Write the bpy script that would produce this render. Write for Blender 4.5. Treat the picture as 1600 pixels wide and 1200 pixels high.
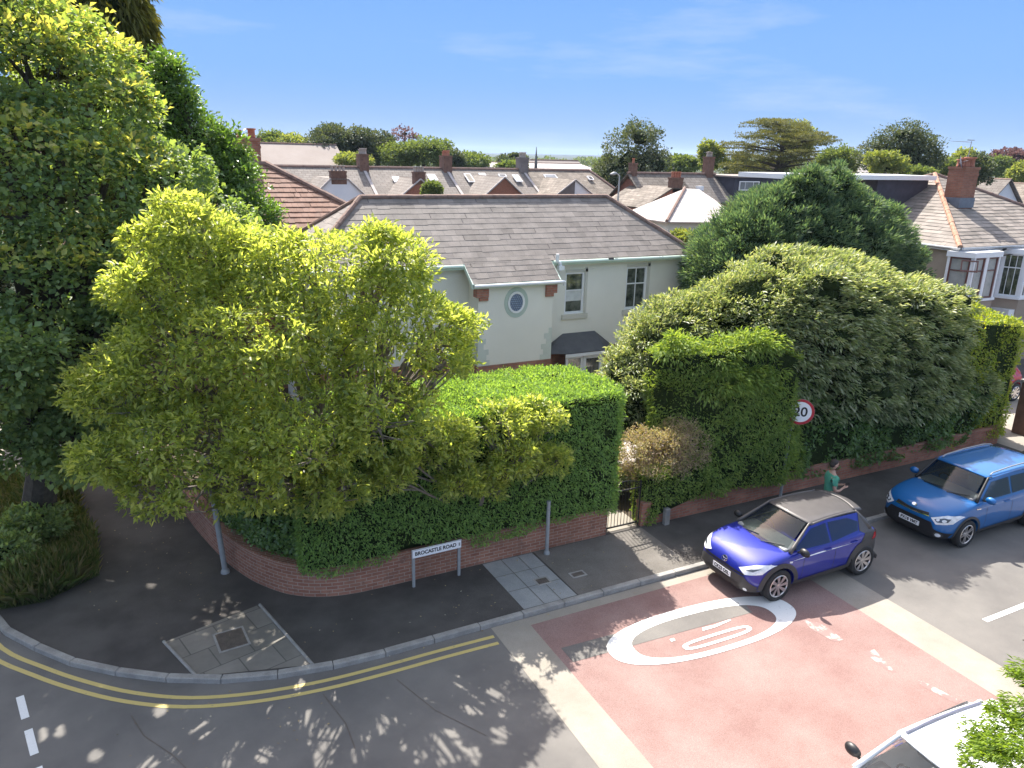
import bpy, bmesh, math, random
import numpy as np
from mathutils import Vector, Matrix
from mathutils.bvhtree import BVHTree
R=math.radians
random.seed(5)
rng=np.random.default_rng(11)
for o in list(bpy.data.objects): bpy.data.objects.remove(o)
scene=bpy.context.scene
# ------------------------------------------------------------------ camera
CF=1184.; CH=8.54; PIT,ROL,YAW=R(16.96),R(1.42),R(26.96)
_c,_s=math.cos(PIT),math.sin(PIT)
CFW=Vector((math.sin(YAW)*_c,math.cos(YAW)*_c,-_s)); _r=Vector((math.cos(YAW),-math.sin(YAW),0)); _u=_r.cross(CFW)
CR=_r*math.cos(ROL)+_u*math.sin(ROL); CU=-_r*math.sin(ROL)+_u*math.cos(ROL)
cd=bpy.data.cameras.new('camera'); cam=bpy.data.objects.new('camera',cd); scene.collection.objects.link(cam)
M=Matrix((CR,CU,-CFW)).transposed().to_4x4(); M.translation=Vector((0,0,CH)); cam.matrix_world=M
cd.sensor_width=36; cd.lens=CF/1600*36; cd.clip_start=.2; cd.clip_end=20000
scene.camera=cam
# ------------------------------------------------------------------ sun, sky, exposure
ELEV,AZ=R(50.8),R(8.8)
SUN=Vector((math.sin(AZ)*math.cos(ELEV),math.cos(AZ)*math.cos(ELEV),math.sin(ELEV)))
sl=bpy.data.lights.new('sun','SUN'); sl.energy=5.0; sl.angle=R(.5); sl.color=(1,.95,.87)
so=bpy.data.objects.new('sun',sl); scene.collection.objects.link(so); so.rotation_euler=SUN.to_track_quat('Z','Y').to_euler()
world=bpy.data.worlds.new('World'); scene.world=world; world.use_nodes=True
wt=world.node_tree; wt.nodes.clear()
wo=wt.nodes.new('ShaderNodeOutputWorld'); bgn=wt.nodes.new('ShaderNodeBackground'); sky=wt.nodes.new('ShaderNodeTexSky')
sky.sky_type='NISHITA'; sky.sun_disc=False; sky.sun_elevation=ELEV; sky.sun_rotation=AZ; sky.air_density=1.0; sky.dust_density=.6; sky.ozone_density=2.2
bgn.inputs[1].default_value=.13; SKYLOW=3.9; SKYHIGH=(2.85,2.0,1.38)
# thin cirrus
tc=wt.nodes.new('ShaderNodeTexCoord'); mp=wt.nodes.new('ShaderNodeMapping'); mp.inputs['Rotation'].default_value=(0,R(-8),R(35)); mp.inputs['Scale'].default_value=(1.2,1.6,7.5)
nz=wt.nodes.new('ShaderNodeTexNoise'); nz.inputs['Scale'].default_value=2.3; nz.inputs['Detail'].default_value=7; nz.inputs['Roughness'].default_value=.62
rp=wt.nodes.new('ShaderNodeValToRGB'); rp.color_ramp.elements[0].position=.54; rp.color_ramp.elements[1].position=.8
rp.color_ramp.elements[1].color=(.42,.42,.42,1)
mx=wt.nodes.new('ShaderNodeMix'); mx.data_type='RGBA'; mx.inputs[7].default_value=(2.6,2.9,3.3,1)
L=wt.links.new
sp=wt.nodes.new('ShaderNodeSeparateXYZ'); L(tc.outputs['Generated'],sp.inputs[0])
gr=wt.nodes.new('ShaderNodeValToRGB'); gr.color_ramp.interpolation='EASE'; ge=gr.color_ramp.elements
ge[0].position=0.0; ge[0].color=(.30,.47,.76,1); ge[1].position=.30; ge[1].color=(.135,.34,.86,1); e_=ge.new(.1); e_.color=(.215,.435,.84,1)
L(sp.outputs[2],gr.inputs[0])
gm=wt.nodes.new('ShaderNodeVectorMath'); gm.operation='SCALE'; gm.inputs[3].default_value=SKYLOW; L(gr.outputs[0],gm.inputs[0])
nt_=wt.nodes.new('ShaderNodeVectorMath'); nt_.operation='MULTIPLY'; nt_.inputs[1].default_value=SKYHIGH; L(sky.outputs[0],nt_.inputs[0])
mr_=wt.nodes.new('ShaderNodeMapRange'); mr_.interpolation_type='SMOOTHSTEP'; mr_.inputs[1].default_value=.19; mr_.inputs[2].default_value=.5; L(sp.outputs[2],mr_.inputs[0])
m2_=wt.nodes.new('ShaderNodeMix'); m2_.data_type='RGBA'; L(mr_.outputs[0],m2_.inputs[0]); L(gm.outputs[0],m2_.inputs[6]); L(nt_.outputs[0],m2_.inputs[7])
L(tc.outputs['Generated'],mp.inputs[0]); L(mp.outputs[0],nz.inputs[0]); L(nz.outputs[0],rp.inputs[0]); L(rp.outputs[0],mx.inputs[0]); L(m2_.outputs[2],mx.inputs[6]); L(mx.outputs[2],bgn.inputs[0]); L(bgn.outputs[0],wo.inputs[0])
scene.view_settings.view_transform='Standard'; scene.view_settings.look='None'; scene.view_settings.gamma=1; scene.view_settings.exposure=1.2
# ------------------------------------------------------------------ pixel helpers (measured from the picture, give world points)
def ray(px,py): return CFW+CR*((px-800)/CF)+CU*((600-py)/CF)
def gz(px,py,z=0): d=ray(px,py); return Vector((0,0,CH))+d*((z-CH)/d.z)
def aty(px,py,Y): d=ray(px,py); return Vector((0,0,CH))+d*(Y/d.y)
def att(px,py,t): return Vector((0,0,CH))+ray(px,py)*t
# ------------------------------------------------------------------ tagging
def link(o,parent=None):
    scene.collection.objects.link(o)
    if parent: o.parent=parent
    return o
def tag(o,label=None,cat=None,group=None,kind=None):
    if label: o['label']=label
    if cat: o['category']=cat
    if group: o['group']=group
    if kind: o['kind']=kind
    return o
def empty(name,loc,rz=0,label=None,cat=None,group=None):
    o=bpy.data.objects.new(name,None); o.empty_display_size=.3; link(o); o.location=loc; o.rotation_euler=(0,0,rz); return tag(o,label,cat,group)
# ------------------------------------------------------------------ materials
MATS={}
def hexc(h):
    h=h.lstrip('#'); f=lambda v:(v/12.92 if v<=.04045 else ((v+.055)/1.055)**2.4)
    return tuple(f(int(h[i:i+2],16)/255) for i in (0,2,4))+(1,)
def C4(c): return hexc(c) if isinstance(c,str) else (tuple(c)+(1,))[:4]
def newmat(name):
    m=bpy.data.materials.new(name); m.use_nodes=True; nt=m.node_tree; b=nt.nodes['Principled BSDF']; MATS[name]=m; return m,nt,b
def noisy(name,c1,c2,scale=3,rough=.8,bump=.0,bscale=60,spec=.5,metal=0,detail=6,coat=0,c3=None,lo=.35,hi=.65,fine=0):
    m,nt,b=newmat(name); N=nt.nodes; K=nt.links.new
    t=N.new('ShaderNodeTexCoord'); n=N.new('ShaderNodeTexNoise'); n.inputs['Scale'].default_value=scale; n.inputs['Detail'].default_value=detail; n.inputs['Roughness'].default_value=.62
    r=N.new('ShaderNodeValToRGB'); r.color_ramp.elements[0].position=lo; r.color_ramp.elements[1].position=hi
    r.color_ramp.elements[0].color=C4(c1); r.color_ramp.elements[1].color=C4(c2)
    if c3:
        e=r.color_ramp.elements.new((lo+hi)/2); e.color=C4(c3)
    K(t.outputs['Object'],n.inputs[0]); K(n.outputs[0],r.inputs[0]); col=r.outputs[0]
    if fine:
        n2=N.new('ShaderNodeTexNoise'); n2.inputs['Scale'].default_value=bscale; n2.inputs['Detail'].default_value=3; K(t.outputs['Object'],n2.inputs[0])
        mr=N.new('ShaderNodeMapRange'); mr.inputs[1].default_value=.3; mr.inputs[2].default_value=.7; mr.inputs[3].default_value=1-fine; mr.inputs[4].default_value=1+fine; K(n2.outputs[0],mr.inputs[0])
        mm=N.new('ShaderNodeMix'); mm.data_type='RGBA'; mm.blend_type='MULTIPLY'; mm.inputs[0].default_value=1; K(col,mm.inputs[6]); K(mr.outputs[0],mm.inputs[7]); col=mm.outputs[2]
    K(col,b.inputs['Base Color'])
    b.inputs['Roughness'].default_value=rough; b.inputs['Metallic'].default_value=metal; b.inputs['Specular IOR Level'].default_value=spec; b.inputs['Coat Weight'].default_value=coat; b.inputs['Coat Roughness'].default_value=.03
    if bump:
        n3=N.new('ShaderNodeTexNoise'); n3.inputs['Scale'].default_value=bscale; n3.inputs['Detail'].default_value=4; K(t.outputs['Object'],n3.inputs[0])
        bp=N.new('ShaderNodeBump'); bp.inputs['Strength'].default_value=bump; bp.inputs['Distance'].default_value=.02; K(n3.outputs[0],bp.inputs['Height']); K(bp.outputs[0],b.inputs['Normal'])
    return m
def bricky(name,c1,c2,cm,w=.225,h=.075,mort=.012,rough=.85,off=.5,stain=None,bump=.5,noise=.5,st_scale=1.2):
    m,nt,b=newmat(name); N=nt.nodes; K=nt.links.new
    u=N.new('ShaderNodeUVMap'); br=N.new('ShaderNodeTexBrick'); br.inputs['Scale'].default_value=1; br.inputs['Brick Width'].default_value=w; br.inputs['Row Height'].default_value=h
    br.inputs['Mortar Size'].default_value=mort; br.inputs['Mortar Smooth'].default_value=.2; br.offset=off; br.inputs['Color1'].default_value=C4(c1); br.inputs['Color2'].default_value=C4(c2); br.inputs['Mortar'].default_value=C4(cm)
    K(u.outputs[0],br.inputs[0])
    t=N.new('ShaderNodeTexCoord'); n=N.new('ShaderNodeTexNoise'); n.inputs['Scale'].default_value=st_scale; n.inputs['Detail'].default_value=8; n.inputs['Roughness'].default_value=.7; K(t.outputs['Object'],n.inputs[0])
    mr=N.new('ShaderNodeMapRange'); mr.inputs[1].default_value=.3; mr.inputs[2].default_value=.7; mr.inputs[3].default_value=1-noise; mr.inputs[4].default_value=1+noise*.6; K(n.outputs[0],mr.inputs[0])
    mm=N.new('ShaderNodeMix'); mm.data_type='RGBA'; mm.blend_type='MULTIPLY'; mm.inputs[0].default_value=1; K(br.outputs[0],mm.inputs[6]); K(mr.outputs[0],mm.inputs[7]); col=mm.outputs[2]
    if stain:
        n2=N.new('ShaderNodeTexNoise'); n2.inputs['Scale'].default_value=2.7; n2.inputs['Detail'].default_value=9; n2.inputs['Roughness'].default_value=.75; K(t.outputs['Object'],n2.inputs[0])
        r2=N.new('ShaderNodeValToRGB'); r2.color_ramp.elements[0].position=.55; r2.color_ramp.elements[1].position=.7; K(n2.outputs[0],r2.inputs[0])
        m2=N.new('ShaderNodeMix'); m2.data_type='RGBA'; m2.inputs[7].default_value=C4(stain); K(r2.outputs[0],m2.inputs[0]); K(col,m2.inputs[6]); col=m2.outputs[2]
    K(col,b.inputs['Base Color']); b.inputs['Roughness'].default_value=rough; b.inputs['Specular IOR Level'].default_value=.3
    bp=N.new('ShaderNodeBump'); bp.inputs['Strength'].default_value=bump; bp.inputs['Distance'].default_value=.01; bp.invert=True; K(br.outputs['Fac'],bp.inputs['Height']); K(bp.outputs[0],b.inputs['Normal'])
    return m
def islandmat(name,cols,trans=.0,rough=.6,spec=.3,tcol=None,tile=False,pos=None):
    """colour picked per leaf / per slate; optional translucency for leaves"""
    m,nt,b=newmat(name); N=nt.nodes; K=nt.links.new
    g=N.new('ShaderNodeNewGeometry'); r=N.new('ShaderNodeValToRGB'); cr=r.color_ramp
    while len(cr.elements)<len(cols): cr.elements.new(.5)
    for i,c in enumerate(cols): cr.elements[i].position=(pos[i] if pos else i/(len(cols)-1)); cr.elements[i].color=C4(c)
    K(g.outputs['Random Per Island'],r.inputs[0]); K(r.outputs[0],b.inputs['Base Color']); b.inputs['Roughness'].default_value=rough; b.inputs['Specular IOR Level'].default_value=spec
    if tile:
        t=N.new('ShaderNodeTexCoord'); n=N.new('ShaderNodeTexNoise'); n.inputs['Scale'].default_value=2.2; n.inputs['Detail'].default_value=9; n.inputs['Roughness'].default_value=.7; K(t.outputs['Object'],n.inputs[0])
        mr=N.new('ShaderNodeMapRange'); mr.inputs[1].default_value=.3; mr.inputs[2].default_value=.7; mr.inputs[3].default_value=.72; mr.inputs[4].default_value=1.2; K(n.outputs[0],mr.inputs[0])
        mm=N.new('ShaderNodeMix'); mm.data_type='RGBA'; mm.blend_type='MULTIPLY'; mm.inputs[0].default_value=1; K(r.outputs[0],mm.inputs[6]); K(mr.outputs[0],mm.inputs[7]); K(mm.outputs[2],b.inputs['Base Color'])
    if trans:
        tr=N.new('ShaderNodeBsdfTranslucent'); ms=N.new('ShaderNodeMixShader'); ms.inputs[0].default_value=trans
        hs=N.new('ShaderNodeMix'); hs.data_type='RGBA'; hs.blend_type='MULTIPLY'; hs.inputs[0].default_value=1; hs.inputs[7].default_value=C4(tcol or (2.4,2.2,.7)); K(r.outputs[0],hs.inputs[6]); K(hs.outputs[2],tr.inputs[0])
        K(b.outputs[0],ms.inputs[1]); K(tr.outputs[0],ms.inputs[2]); K(ms.outputs[0],N['Material Output'].inputs[0])
    return m
def plain(name,c,rough=.5,metal=0,spec=.5,coat=0,var=.08):
    c=C4(c); return noisy(name,[x*(1-var) for x in c[:3]],[min(1,x*(1+var)) for x in c[:3]],scale=6,rough=rough,metal=metal,spec=spec,coat=coat,detail=3)
def glassmat(name,tint=(.02,.025,.03),see=.0,rough=.02):
    m,nt,b=newmat(name); N=nt.nodes; K=nt.links.new
    b.inputs['Base Color'].default_value=C4(tint); b.inputs['Roughness'].default_value=rough; b.inputs['Specular IOR Level'].default_value=.9; b.inputs['Coat Weight'].default_value=.6
    if see:
        tr=N.new('ShaderNodeBsdfTransparent'); tr.inputs[0].default_value=(.62,.68,.66,1); ms=N.new('ShaderNodeMixShader'); ms.inputs[0].default_value=see
        K(b.outputs[0],ms.inputs[1]); K(tr.outputs[0],ms.inputs[2]); K(ms.outputs[0],N['Material Output'].inputs[0])
    return m
def mpaint(name,c,hole=.42,under=None,sc=9):
    """road paint, worn through to the surface below in small spots"""
    m=noisy(name,under or [x*.8 for x in C4(c)[:3]],c,scale=sc,rough=.75,lo=hole-.06,hi=hole+.02,detail=8,fine=.06,bscale=90); return m
asphalt=noisy('asphalt',(.145,.137,.128),(.20,.188,.172),scale=.7,rough=.92,bump=.35,bscale=150,spec=.25,fine=.3)
darktar=noisy('footway_asphalt',(.07,.064,.06),(.115,.106,.098),scale=.9,rough=.95,bump=.4,bscale=120,spec=.2,fine=.3)
tarpatch=noisy('footway_patch',(.145,.133,.118),(.19,.175,.157),scale=1.3,rough=.95,bump=.4,bscale=120,spec=.2,fine=.28)
redsurf=noisy('red_surfacing',(.235,.145,.13),(.295,.205,.185),scale=.8,rough=.9,bump=.35,bscale=130,spec=.2,fine=.32,detail=11)
buff=noisy('buff_concrete',(.27,.245,.205),(.33,.30,.255),scale=1.2,rough=.9,bump=.2,bscale=120,spec=.2,fine=.12)
kerbm=noisy('kerb_concrete',(.26,.25,.235),(.37,.355,.33),scale=3.5,rough=.9,bump=.3,bscale=80,spec=.2,fine=.15)
slabm=bricky('paving_slab',(.20,.185,.16),(.25,.23,.20),(.13,.125,.11),w=.6,h=.6,mort=.012,off=.5,noise=.25,bump=.3)
mhm=noisy('iron_cover',(.09,.075,.062),(.14,.115,.095),scale=8,rough=.7,bump=.6,bscale=50)
whitepaint=mpaint('white_road_paint',(.78,.78,.76),hole=.36,under=(.5,.48,.46))
oldwhite=mpaint('worn_road_paint',(.72,.70,.68),hole=.45,under=(.32,.2,.18),sc=14)
yellow=mpaint('yellow_road_paint',(.58,.46,.17),hole=.36,under=(.36,.30,.17))
scuffm=mpaint('scuff_marks',(.42,.33,.30),hole=.55,under=(.25,.155,.14),sc=5)
soil=noisy('garden_soil',(.06,.045,.03),(.10,.08,.05),scale=3,rough=1)
grassg=noisy('grass_ground',(.05,.07,.025),(.09,.10,.04),scale=1.5,rough=1,bump=.5,bscale=30)
farland=noisy('far_land',(.02,.035,.018),(.045,.06,.03),scale=.01,rough=1)
brick=bricky('red_brick',(.36,.14,.095),(.46,.21,.14),(.30,.23,.19),noise=.4,stain=(.20,.11,.085),mort=.009)
brickpale=bricky('weathered_brick',(.29,.125,.082),(.37,.18,.12),(.40,.30,.24),noise=.35,stain=(.18,.11,.085),mort=.008)
brickfar=noisy('brick_far',(.23,.095,.06),(.29,.125,.08),scale=1.2,rough=.9,fine=.25,bscale=14)
chimbrick=bricky('chimney_brick',(.26,.105,.07),(.33,.14,.09),(.24,.17,.13),noise=.35,mort=.009)
render=noisy('green_render',(.77,.755,.67),(.82,.805,.72),scale=.8,rough=.9,bump=.12,bscale=70,spec=.2)
trimgreen=noisy('pale_green_trim',(.62,.75,.65),(.68,.80,.70),scale=2,rough=.5)
rendertaupe=noisy('taupe_render',(.33,.265,.205),(.38,.31,.245),scale=.9,rough=.95,bump=.3,bscale=40)
creamr=noisy('cream_render',(.56,.545,.47),(.62,.60,.52),scale=.8,rough=.9)
whiter=noisy('white_render',(.66,.68,.71),(.74,.75,.77),scale=.8,rough=.9)
whitep=plain('white_upvc',(.80,.81,.82),rough=.35,var=.03)
slate=islandmat('roof_slate',[(.175,.155,.14),(.215,.19,.172),(.25,.222,.20),(.195,.174,.16)],rough=.7,spec=.35,tile=True)
slatelight=islandmat('grey_roof_slate',[(.17,.15,.13),(.23,.20,.175),(.28,.245,.215),(.19,.17,.15)],rough=.75,tile=True)
ridgem=noisy('ridge_tile',(.17,.105,.085),(.28,.17,.13),scale=4,rough=.85,c3=(.22,.15,.125))
ridgeor=noisy('orange_hip_mortar',(.33,.155,.09),(.43,.28,.2),scale=6,rough=.9)
pantile=islandmat('brown_concrete_tile',[(.20,.115,.085),(.25,.15,.115),(.225,.14,.11)],rough=.85,tile=True)
slatefar=bricky('slate_far',(.185,.165,.147),(.24,.215,.193),(.13,.105,.09),w=.5,h=.3,mort=.02,noise=.3,st_scale=.5)
slatefar2=bricky('mottled_slate_far',(.17,.145,.12),(.26,.225,.19),(.12,.095,.075),w=.5,h=.3,mort=.02,noise=.5,st_scale=.9)
palefar=bricky('pale_sheet_roof',(.45,.41,.39),(.50,.46,.44),(.33,.29,.27),w=1.4,h=.55,mort=.03,noise=.15)
plainfar=noisy('plain_roof_far',(.25,.21,.185),(.29,.25,.225),scale=.4,rough=.9)
darkslate=noisy('dark_bay_slate',(.07,.072,.08),(.10,.102,.11),scale=3,rough=.6,bump=.2,bscale=20)
leadm=plain('lead_flashing',(.16,.18,.22),rough=.5,metal=.4)
terracotta=noisy('terracotta_pot',(.33,.12,.075),(.45,.19,.12),scale=5,rough=.85)
potgrey=noisy('buff_pot',(.34,.29,.25),(.46,.40,.35),scale=5,rough=.85)
chimdark=noisy('sooty_chimney_brick',(.12,.068,.05),(.19,.11,.08),scale=5,rough=.95)
stonechim=noisy('grey_render_chimney',(.13,.115,.11),(.19,.17,.165),scale=2,rough=.9)
winglass=noisy('window_glass',(.035,.045,.035),(.16,.17,.14),scale=3.5,rough=.04,spec=1.0,lo=.4,hi=.62,coat=.5)  # lighter mottling painted into the panes for reflected foliage
blind=plain('window_blind',(.62,.64,.62),rough=.8)
oxide=plain('brown_window_frame',(.15,.06,.045),rough=.45)
blackm=plain('black_metal',(.015,.015,.017),rough=.45)
steel=plain('galvanised_steel',(.34,.35,.36),rough=.5,metal=.6)
greypost=plain('grey_painted_post',(.30,.31,.31),rough=.6)
woodfence=noisy('brown_timber',(.12,.07,.045),(.19,.115,.075),scale=5,rough=.8)
charcoal=noisy('dark_cladding',(.035,.035,.05),(.055,.055,.075),scale=3,rough=.7)
bark=noisy('bark',(.14,.12,.10),(.24,.21,.18),scale=9,rough=.95,bump=.6,bscale=30)
darkbark=noisy('dark_bark',(.05,.04,.032),(.09,.075,.06),scale=9,rough=.95)
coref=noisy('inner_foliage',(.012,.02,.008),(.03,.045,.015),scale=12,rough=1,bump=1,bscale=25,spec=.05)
# ------------------------------------------------------------------ mesh builder
class MB:
    def __init__(s): s.v=[];s.f=[];s.uv={}
    def add(s,vs,fs,M=None):
        b=len(s.v)
        for p in vs:
            p=Vector(p); s.v.append(tuple(M@p if M else p))
        for f in fs: s.f.append(tuple(i+b for i in f))
        return b
    def quad(s,*ps): s.add(ps,[tuple(range(len(ps)))])
    def box(s,x0,x1,y0,y1,z0,z1,M=None,skip=()):
        vs=[(x,y,z) for z in (z0,z1) for y in (y0,y1) for x in (x0,x1)]
        fs=dict(b=(0,2,3,1),t=(4,5,7,6),f=(0,1,5,4),k=(2,6,7,3),l=(0,4,6,2),r=(1,3,7,5))
        s.add(vs,[f for k,f in fs.items() if k not in skip],M)
    def prism(s,poly,z0,z1,M=None):
        n=len(poly); vs=[(p[0],p[1],z0) for p in poly]+[(p[0],p[1],z1) for p in poly]
        s.add(vs,[tuple(range(n-1,-1,-1)),tuple(range(n,2*n))]+[(i,(i+1)%n,n+(i+1)%n,n+i) for i in range(n)],M)
    def tube(s,pts,rs,n=8,caps=True):
        pts=[Vector(p) for p in pts]; 
        if not hasattr(rs,'__len__'): rs=[rs]*len(pts)
        b=len(s.v); prev=None
        for i,p in enumerate(pts):
            d=(pts[min(i+1,len(pts)-1)]-pts[max(i-1,0)]).normalized()
            if prev is None: a=d.orthogonal().normalized()
            else:
                a=prev-d*prev.dot(d); a=a.normalized() if a.length>1e-6 else d.orthogonal().normalized()
            prev=a; c=d.cross(a)
            for k in range(n):
                t=2*math.pi*k/n; s.v.append(tuple(p+(a*math.cos(t)+c*math.sin(t))*rs[i]))
        for i in range(len(pts)-1):
            for k in range(n): s.f.append((b+i*n+k,b+i*n+(k+1)%n,b+(i+1)*n+(k+1)%n,b+(i+1)*n+k))
        if caps:
            s.f.append(tuple(b+k for k in range(n-1,-1,-1))); e=b+(len(pts)-1)*n; s.f.append(tuple(e+k for k in range(n)))
    def lathe(s,prof,n=24,M=None):
        vs=[(r*math.cos(2*math.pi*k/n),r*math.sin(2*math.pi*k/n),z) for r,z in prof for k in range(n)]
        s.add(vs,[(i*n+k,i*n+(k+1)%n,(i+1)*n+(k+1)%n,(i+1)*n+k) for i in range(len(prof)-1) for k in range(n)],M)
    def grid(s,fn,nu,nv):
        vs=[fn(i/nu,j/nv) for j in range(nv+1) for i in range(nu+1)]
        s.add(vs,[(j*(nu+1)+i,j*(nu+1)+i+1,(j+1)*(nu+1)+i+1,(j+1)*(nu+1)+i) for j in range(nv) for i in range(nu)])
    def build(s,name,mat,parent=None,smooth=False,loc=None,solid=0,bevel=0,uvfn=None,sub=0,rz=0):
        me=bpy.data.meshes.new(name); me.from_pydata(s.v,[],s.f); me.update()
        if mat: me.materials.append(mat)
        uvl=me.uv_layers.new(name='UVMap')
        for p in me.polygons:
            n=p.normal
            h=Vector((0,0,1)).cross(n)
            h=h.normalized() if h.length>.02 else Vector((1,0,0))
            if abs(h.x)>abs(h.y): h=h if h.x>0 else -h
            else: h=h if h.y>0 else -h
            v=n.cross(h); 
            if v.z<0: v=-v
            for li in p.loop_indices:
                q=me.vertices[me.loops[li].vertex_index].co
                uvl.data[li].uv=uvfn(q) if uvfn else (q.dot(h),q.dot(v))
        if smooth: me.polygons.foreach_set('use_smooth',[True]*len(me.polygons))
        o=bpy.data.objects.new(name,me); link(o,parent)
        if loc is not None: o.location=loc
        if rz: o.rotation_euler=(0,0,rz)
        if solid:
            m=o.modifiers.new('s','SOLIDIFY'); m.thickness=solid; m.offset=-1
        if bevel:
            m=o.modifiers.new('b','BEVEL'); m.width=bevel; m.segments=2; m.limit_method='ANGLE'
        if sub:
            m=o.modifiers.new('u','SUBSURF'); m.levels=sub; m.render_levels=sub
        return o
def one(name,mat,parent=None,**k):
    """single-shape helper: one('wall',mat,parent,box=(..))"""
    mb=MB()
    if 'box' in k: mb.box(*k.pop('box'))
    if 'boxes' in k:
        for b in k.pop('boxes'): mb.box(*b)
    if 'quads' in k:
        for q in k.pop('quads'): mb.quad(*q)
    if 'tube' in k: mb.tube(*k.pop('tube'))
    return mb.build(name,mat,parent,**k)
# ------------------------------------------------------------------ fast leaf clouds
def nrm(a): return a/np.maximum(np.linalg.norm(a,axis=1,keepdims=True),1e-9)
def rdir(n): return nrm(rng.normal(size=(n,3)))
GAPS=[]
def sungap(px,py,r): q=gz(px,py,0); GAPS.append((np.array(q),r*1.4))
for q in ((487,1122,.17),(509,1159,.22),(531,1084,.12),(694,1166,.27),(597,1131,.15),(628,1122,.12),(615,1087,.10),(712,1066,.14),(740,1106,.13),(806,1025,.12),(830,1050,.12),(459,1034,.10),(475,1075,.14),(503,1187,.13),(569,1156,.10),(250,1110,.12),(317,1140,.15),(332,1165,.20),(367,1165,.12),(350,1185,.15),(100,1140,.12),(242,959,.13),(200,985,.11),(165,920,.12),(240,920,.13),(110,967,.11),(10,960,.16),(231,1195,.14),(20,1052,.12),(290,1115,.10),(420,1110,.10),(180,965,.08),(225,970,.09),(130,955,.07),(655,1180,.12),(770,1085,.10),(780,1150,.12),(560,1180,.12),(530,1140,.12),(410,1180,.12),(270,1180,.10),(150,1180,.12),(60,1150,.12),(350,1085,.07),(630,1165,.08),(740,1180,.12),(665,1100,.09),(855,1040,.12),(880,1060,.12),(400,1085,.08)): sungap(*q)
def gapmask(C):
    m=np.ones(len(C),bool); S=np.array(SUN); S=S/np.linalg.norm(S)
    for q,r in GAPS:
        d=C-q; t=d@S; dist=np.linalg.norm(d-t[:,None]*S,axis=1); rr=r*(1.0+.25*np.sin(C[:,0]*9+C[:,2]*7)); m&=dist>rr
    return m
def leafobj(name,mat,C,D,NR,Ln,Wd,parent=None,fold=.18,curve=.0,matobj=None):
    """C base points, D leaf axes, NR leaf normals, Ln/Wd arrays"""
    if parent and parent.name.split('.')[0] in ('magnolia_tree','maple_tree','cypress_tree','holly_tree'):
        n=len(C); m=gapmask(C+np.array(parent.location)+nrm(D)*.06); Ln=np.broadcast_to(Ln,(n,))[m]; Wd=np.broadcast_to(Wd,(n,))[m]; C=C[m];D=D[m];NR=NR[m]
    n=len(C); D=nrm(D); S=nrm(np.cross(D,NR)); U=np.cross(S,D)
    Ln=np.broadcast_to(Ln,(n,))[:,None]; Wd=np.broadcast_to(Wd,(n,))[:,None]
    V=np.empty((n,4,3),np.float32)
    V[:,0]=C; V[:,2]=C+D*Ln-U*Ln*curve; mid=C+D*Ln*.5
    V[:,1]=mid+S*Wd*.5+U*Wd*fold; V[:,3]=mid-S*Wd*.5+U*Wd*fold
    idx=(np.arange(n)*4)[:,None]+np.array([0,1,2,0,2,3])[None,:]
    me=bpy.data.meshes.new(name); me.vertices.add(n*4); me.vertices.foreach_set('co',V.reshape(-1))
    me.loops.add(n*6); me.loops.foreach_set('vertex_index',idx.reshape(-1).astype(np.int32))
    me.polygons.add(n*2); me.polygons.foreach_set('loop_start',np.arange(0,n*6,3,dtype=np.int32)); me.polygons.foreach_set('loop_total',np.full(n*2,3,np.int32))
    me.update(calc_edges=True); me.materials.append(mat)
    o=bpy.data.objects.new(name,me); link(o,parent); return o
def crown_pts(blobs,nclump,rc,nleaf,up=.5,shell=(.7,1.02),zmin=-.75,flat=.75,bias=None,deep=.72,back=0):
    """clumps near the shells of ellipsoid blobs -> leaf base points, outward dirs, clump centres"""
    bl=[(np.array(c,float),np.array(r,float)*np.ones(3)) for c,r in blobs]
    w=np.array([(r[0]*r[1]+r[1]*r[2]+r[0]*r[2]) for c,r in bl]); w=w/w.sum()
    out=[];dirs=[]
    while len(out)<nclump:
        k=rng.choice(len(bl),p=w); d=rng.normal(size=3); d/=np.linalg.norm(d)
        if d[2]<zmin or (back and d[1]>.05 and rng.random()<back): continue
        c,r=bl[k]; q=c+d*r*rng.uniform(*shell)
        bad=False
        for j,(c2,r2) in enumerate(bl):
            if j!=k and (((q-c2)/r2)**2).sum()<deep**2: bad=True;break
        if bad: continue
        out.append(q); dd=d/r; dirs.append(dd/np.linalg.norm(dd))
    CC=np.array(out); DD=nrm(np.array(dirs)+np.array([0,0,up*.6]))
    rr=rc*rng.uniform(.6,1.25,nclump)
    off=rdir(nclump*nleaf)*(rng.uniform(.15,1,(nclump*nleaf,1))**.5)
    off[:,2]*=flat
    P=np.repeat(CC,nleaf,0)+off*np.repeat(rr,nleaf)[:,None]
    OD=np.repeat(DD,nleaf,0)
    return P,nrm(off*.9+OD*.5),OD,CC
def leaf_crown(name,mat,blobs,nclump,rc,nleaf,Ln,Wd,parent=None,up=.5,droop=0,jit=.7,nup=.8,curve=.12,fold=.18,**k):
    P,OD,CD,CC=crown_pts(blobs,nclump,rc,nleaf,up,**k)
    n=len(P); D=nrm(OD+rdir(n)*jit+np.array([0,0,-droop])); 
    NR=nrm(np.array([0,0,nup])+rdir(n)*.75+CD*.3)
    s=rng.uniform(.45,1.35,n)
    return leafobj(name,mat,P,D,NR,Ln*s,Wd*s,parent,fold=fold,curve=curve),CC
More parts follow.
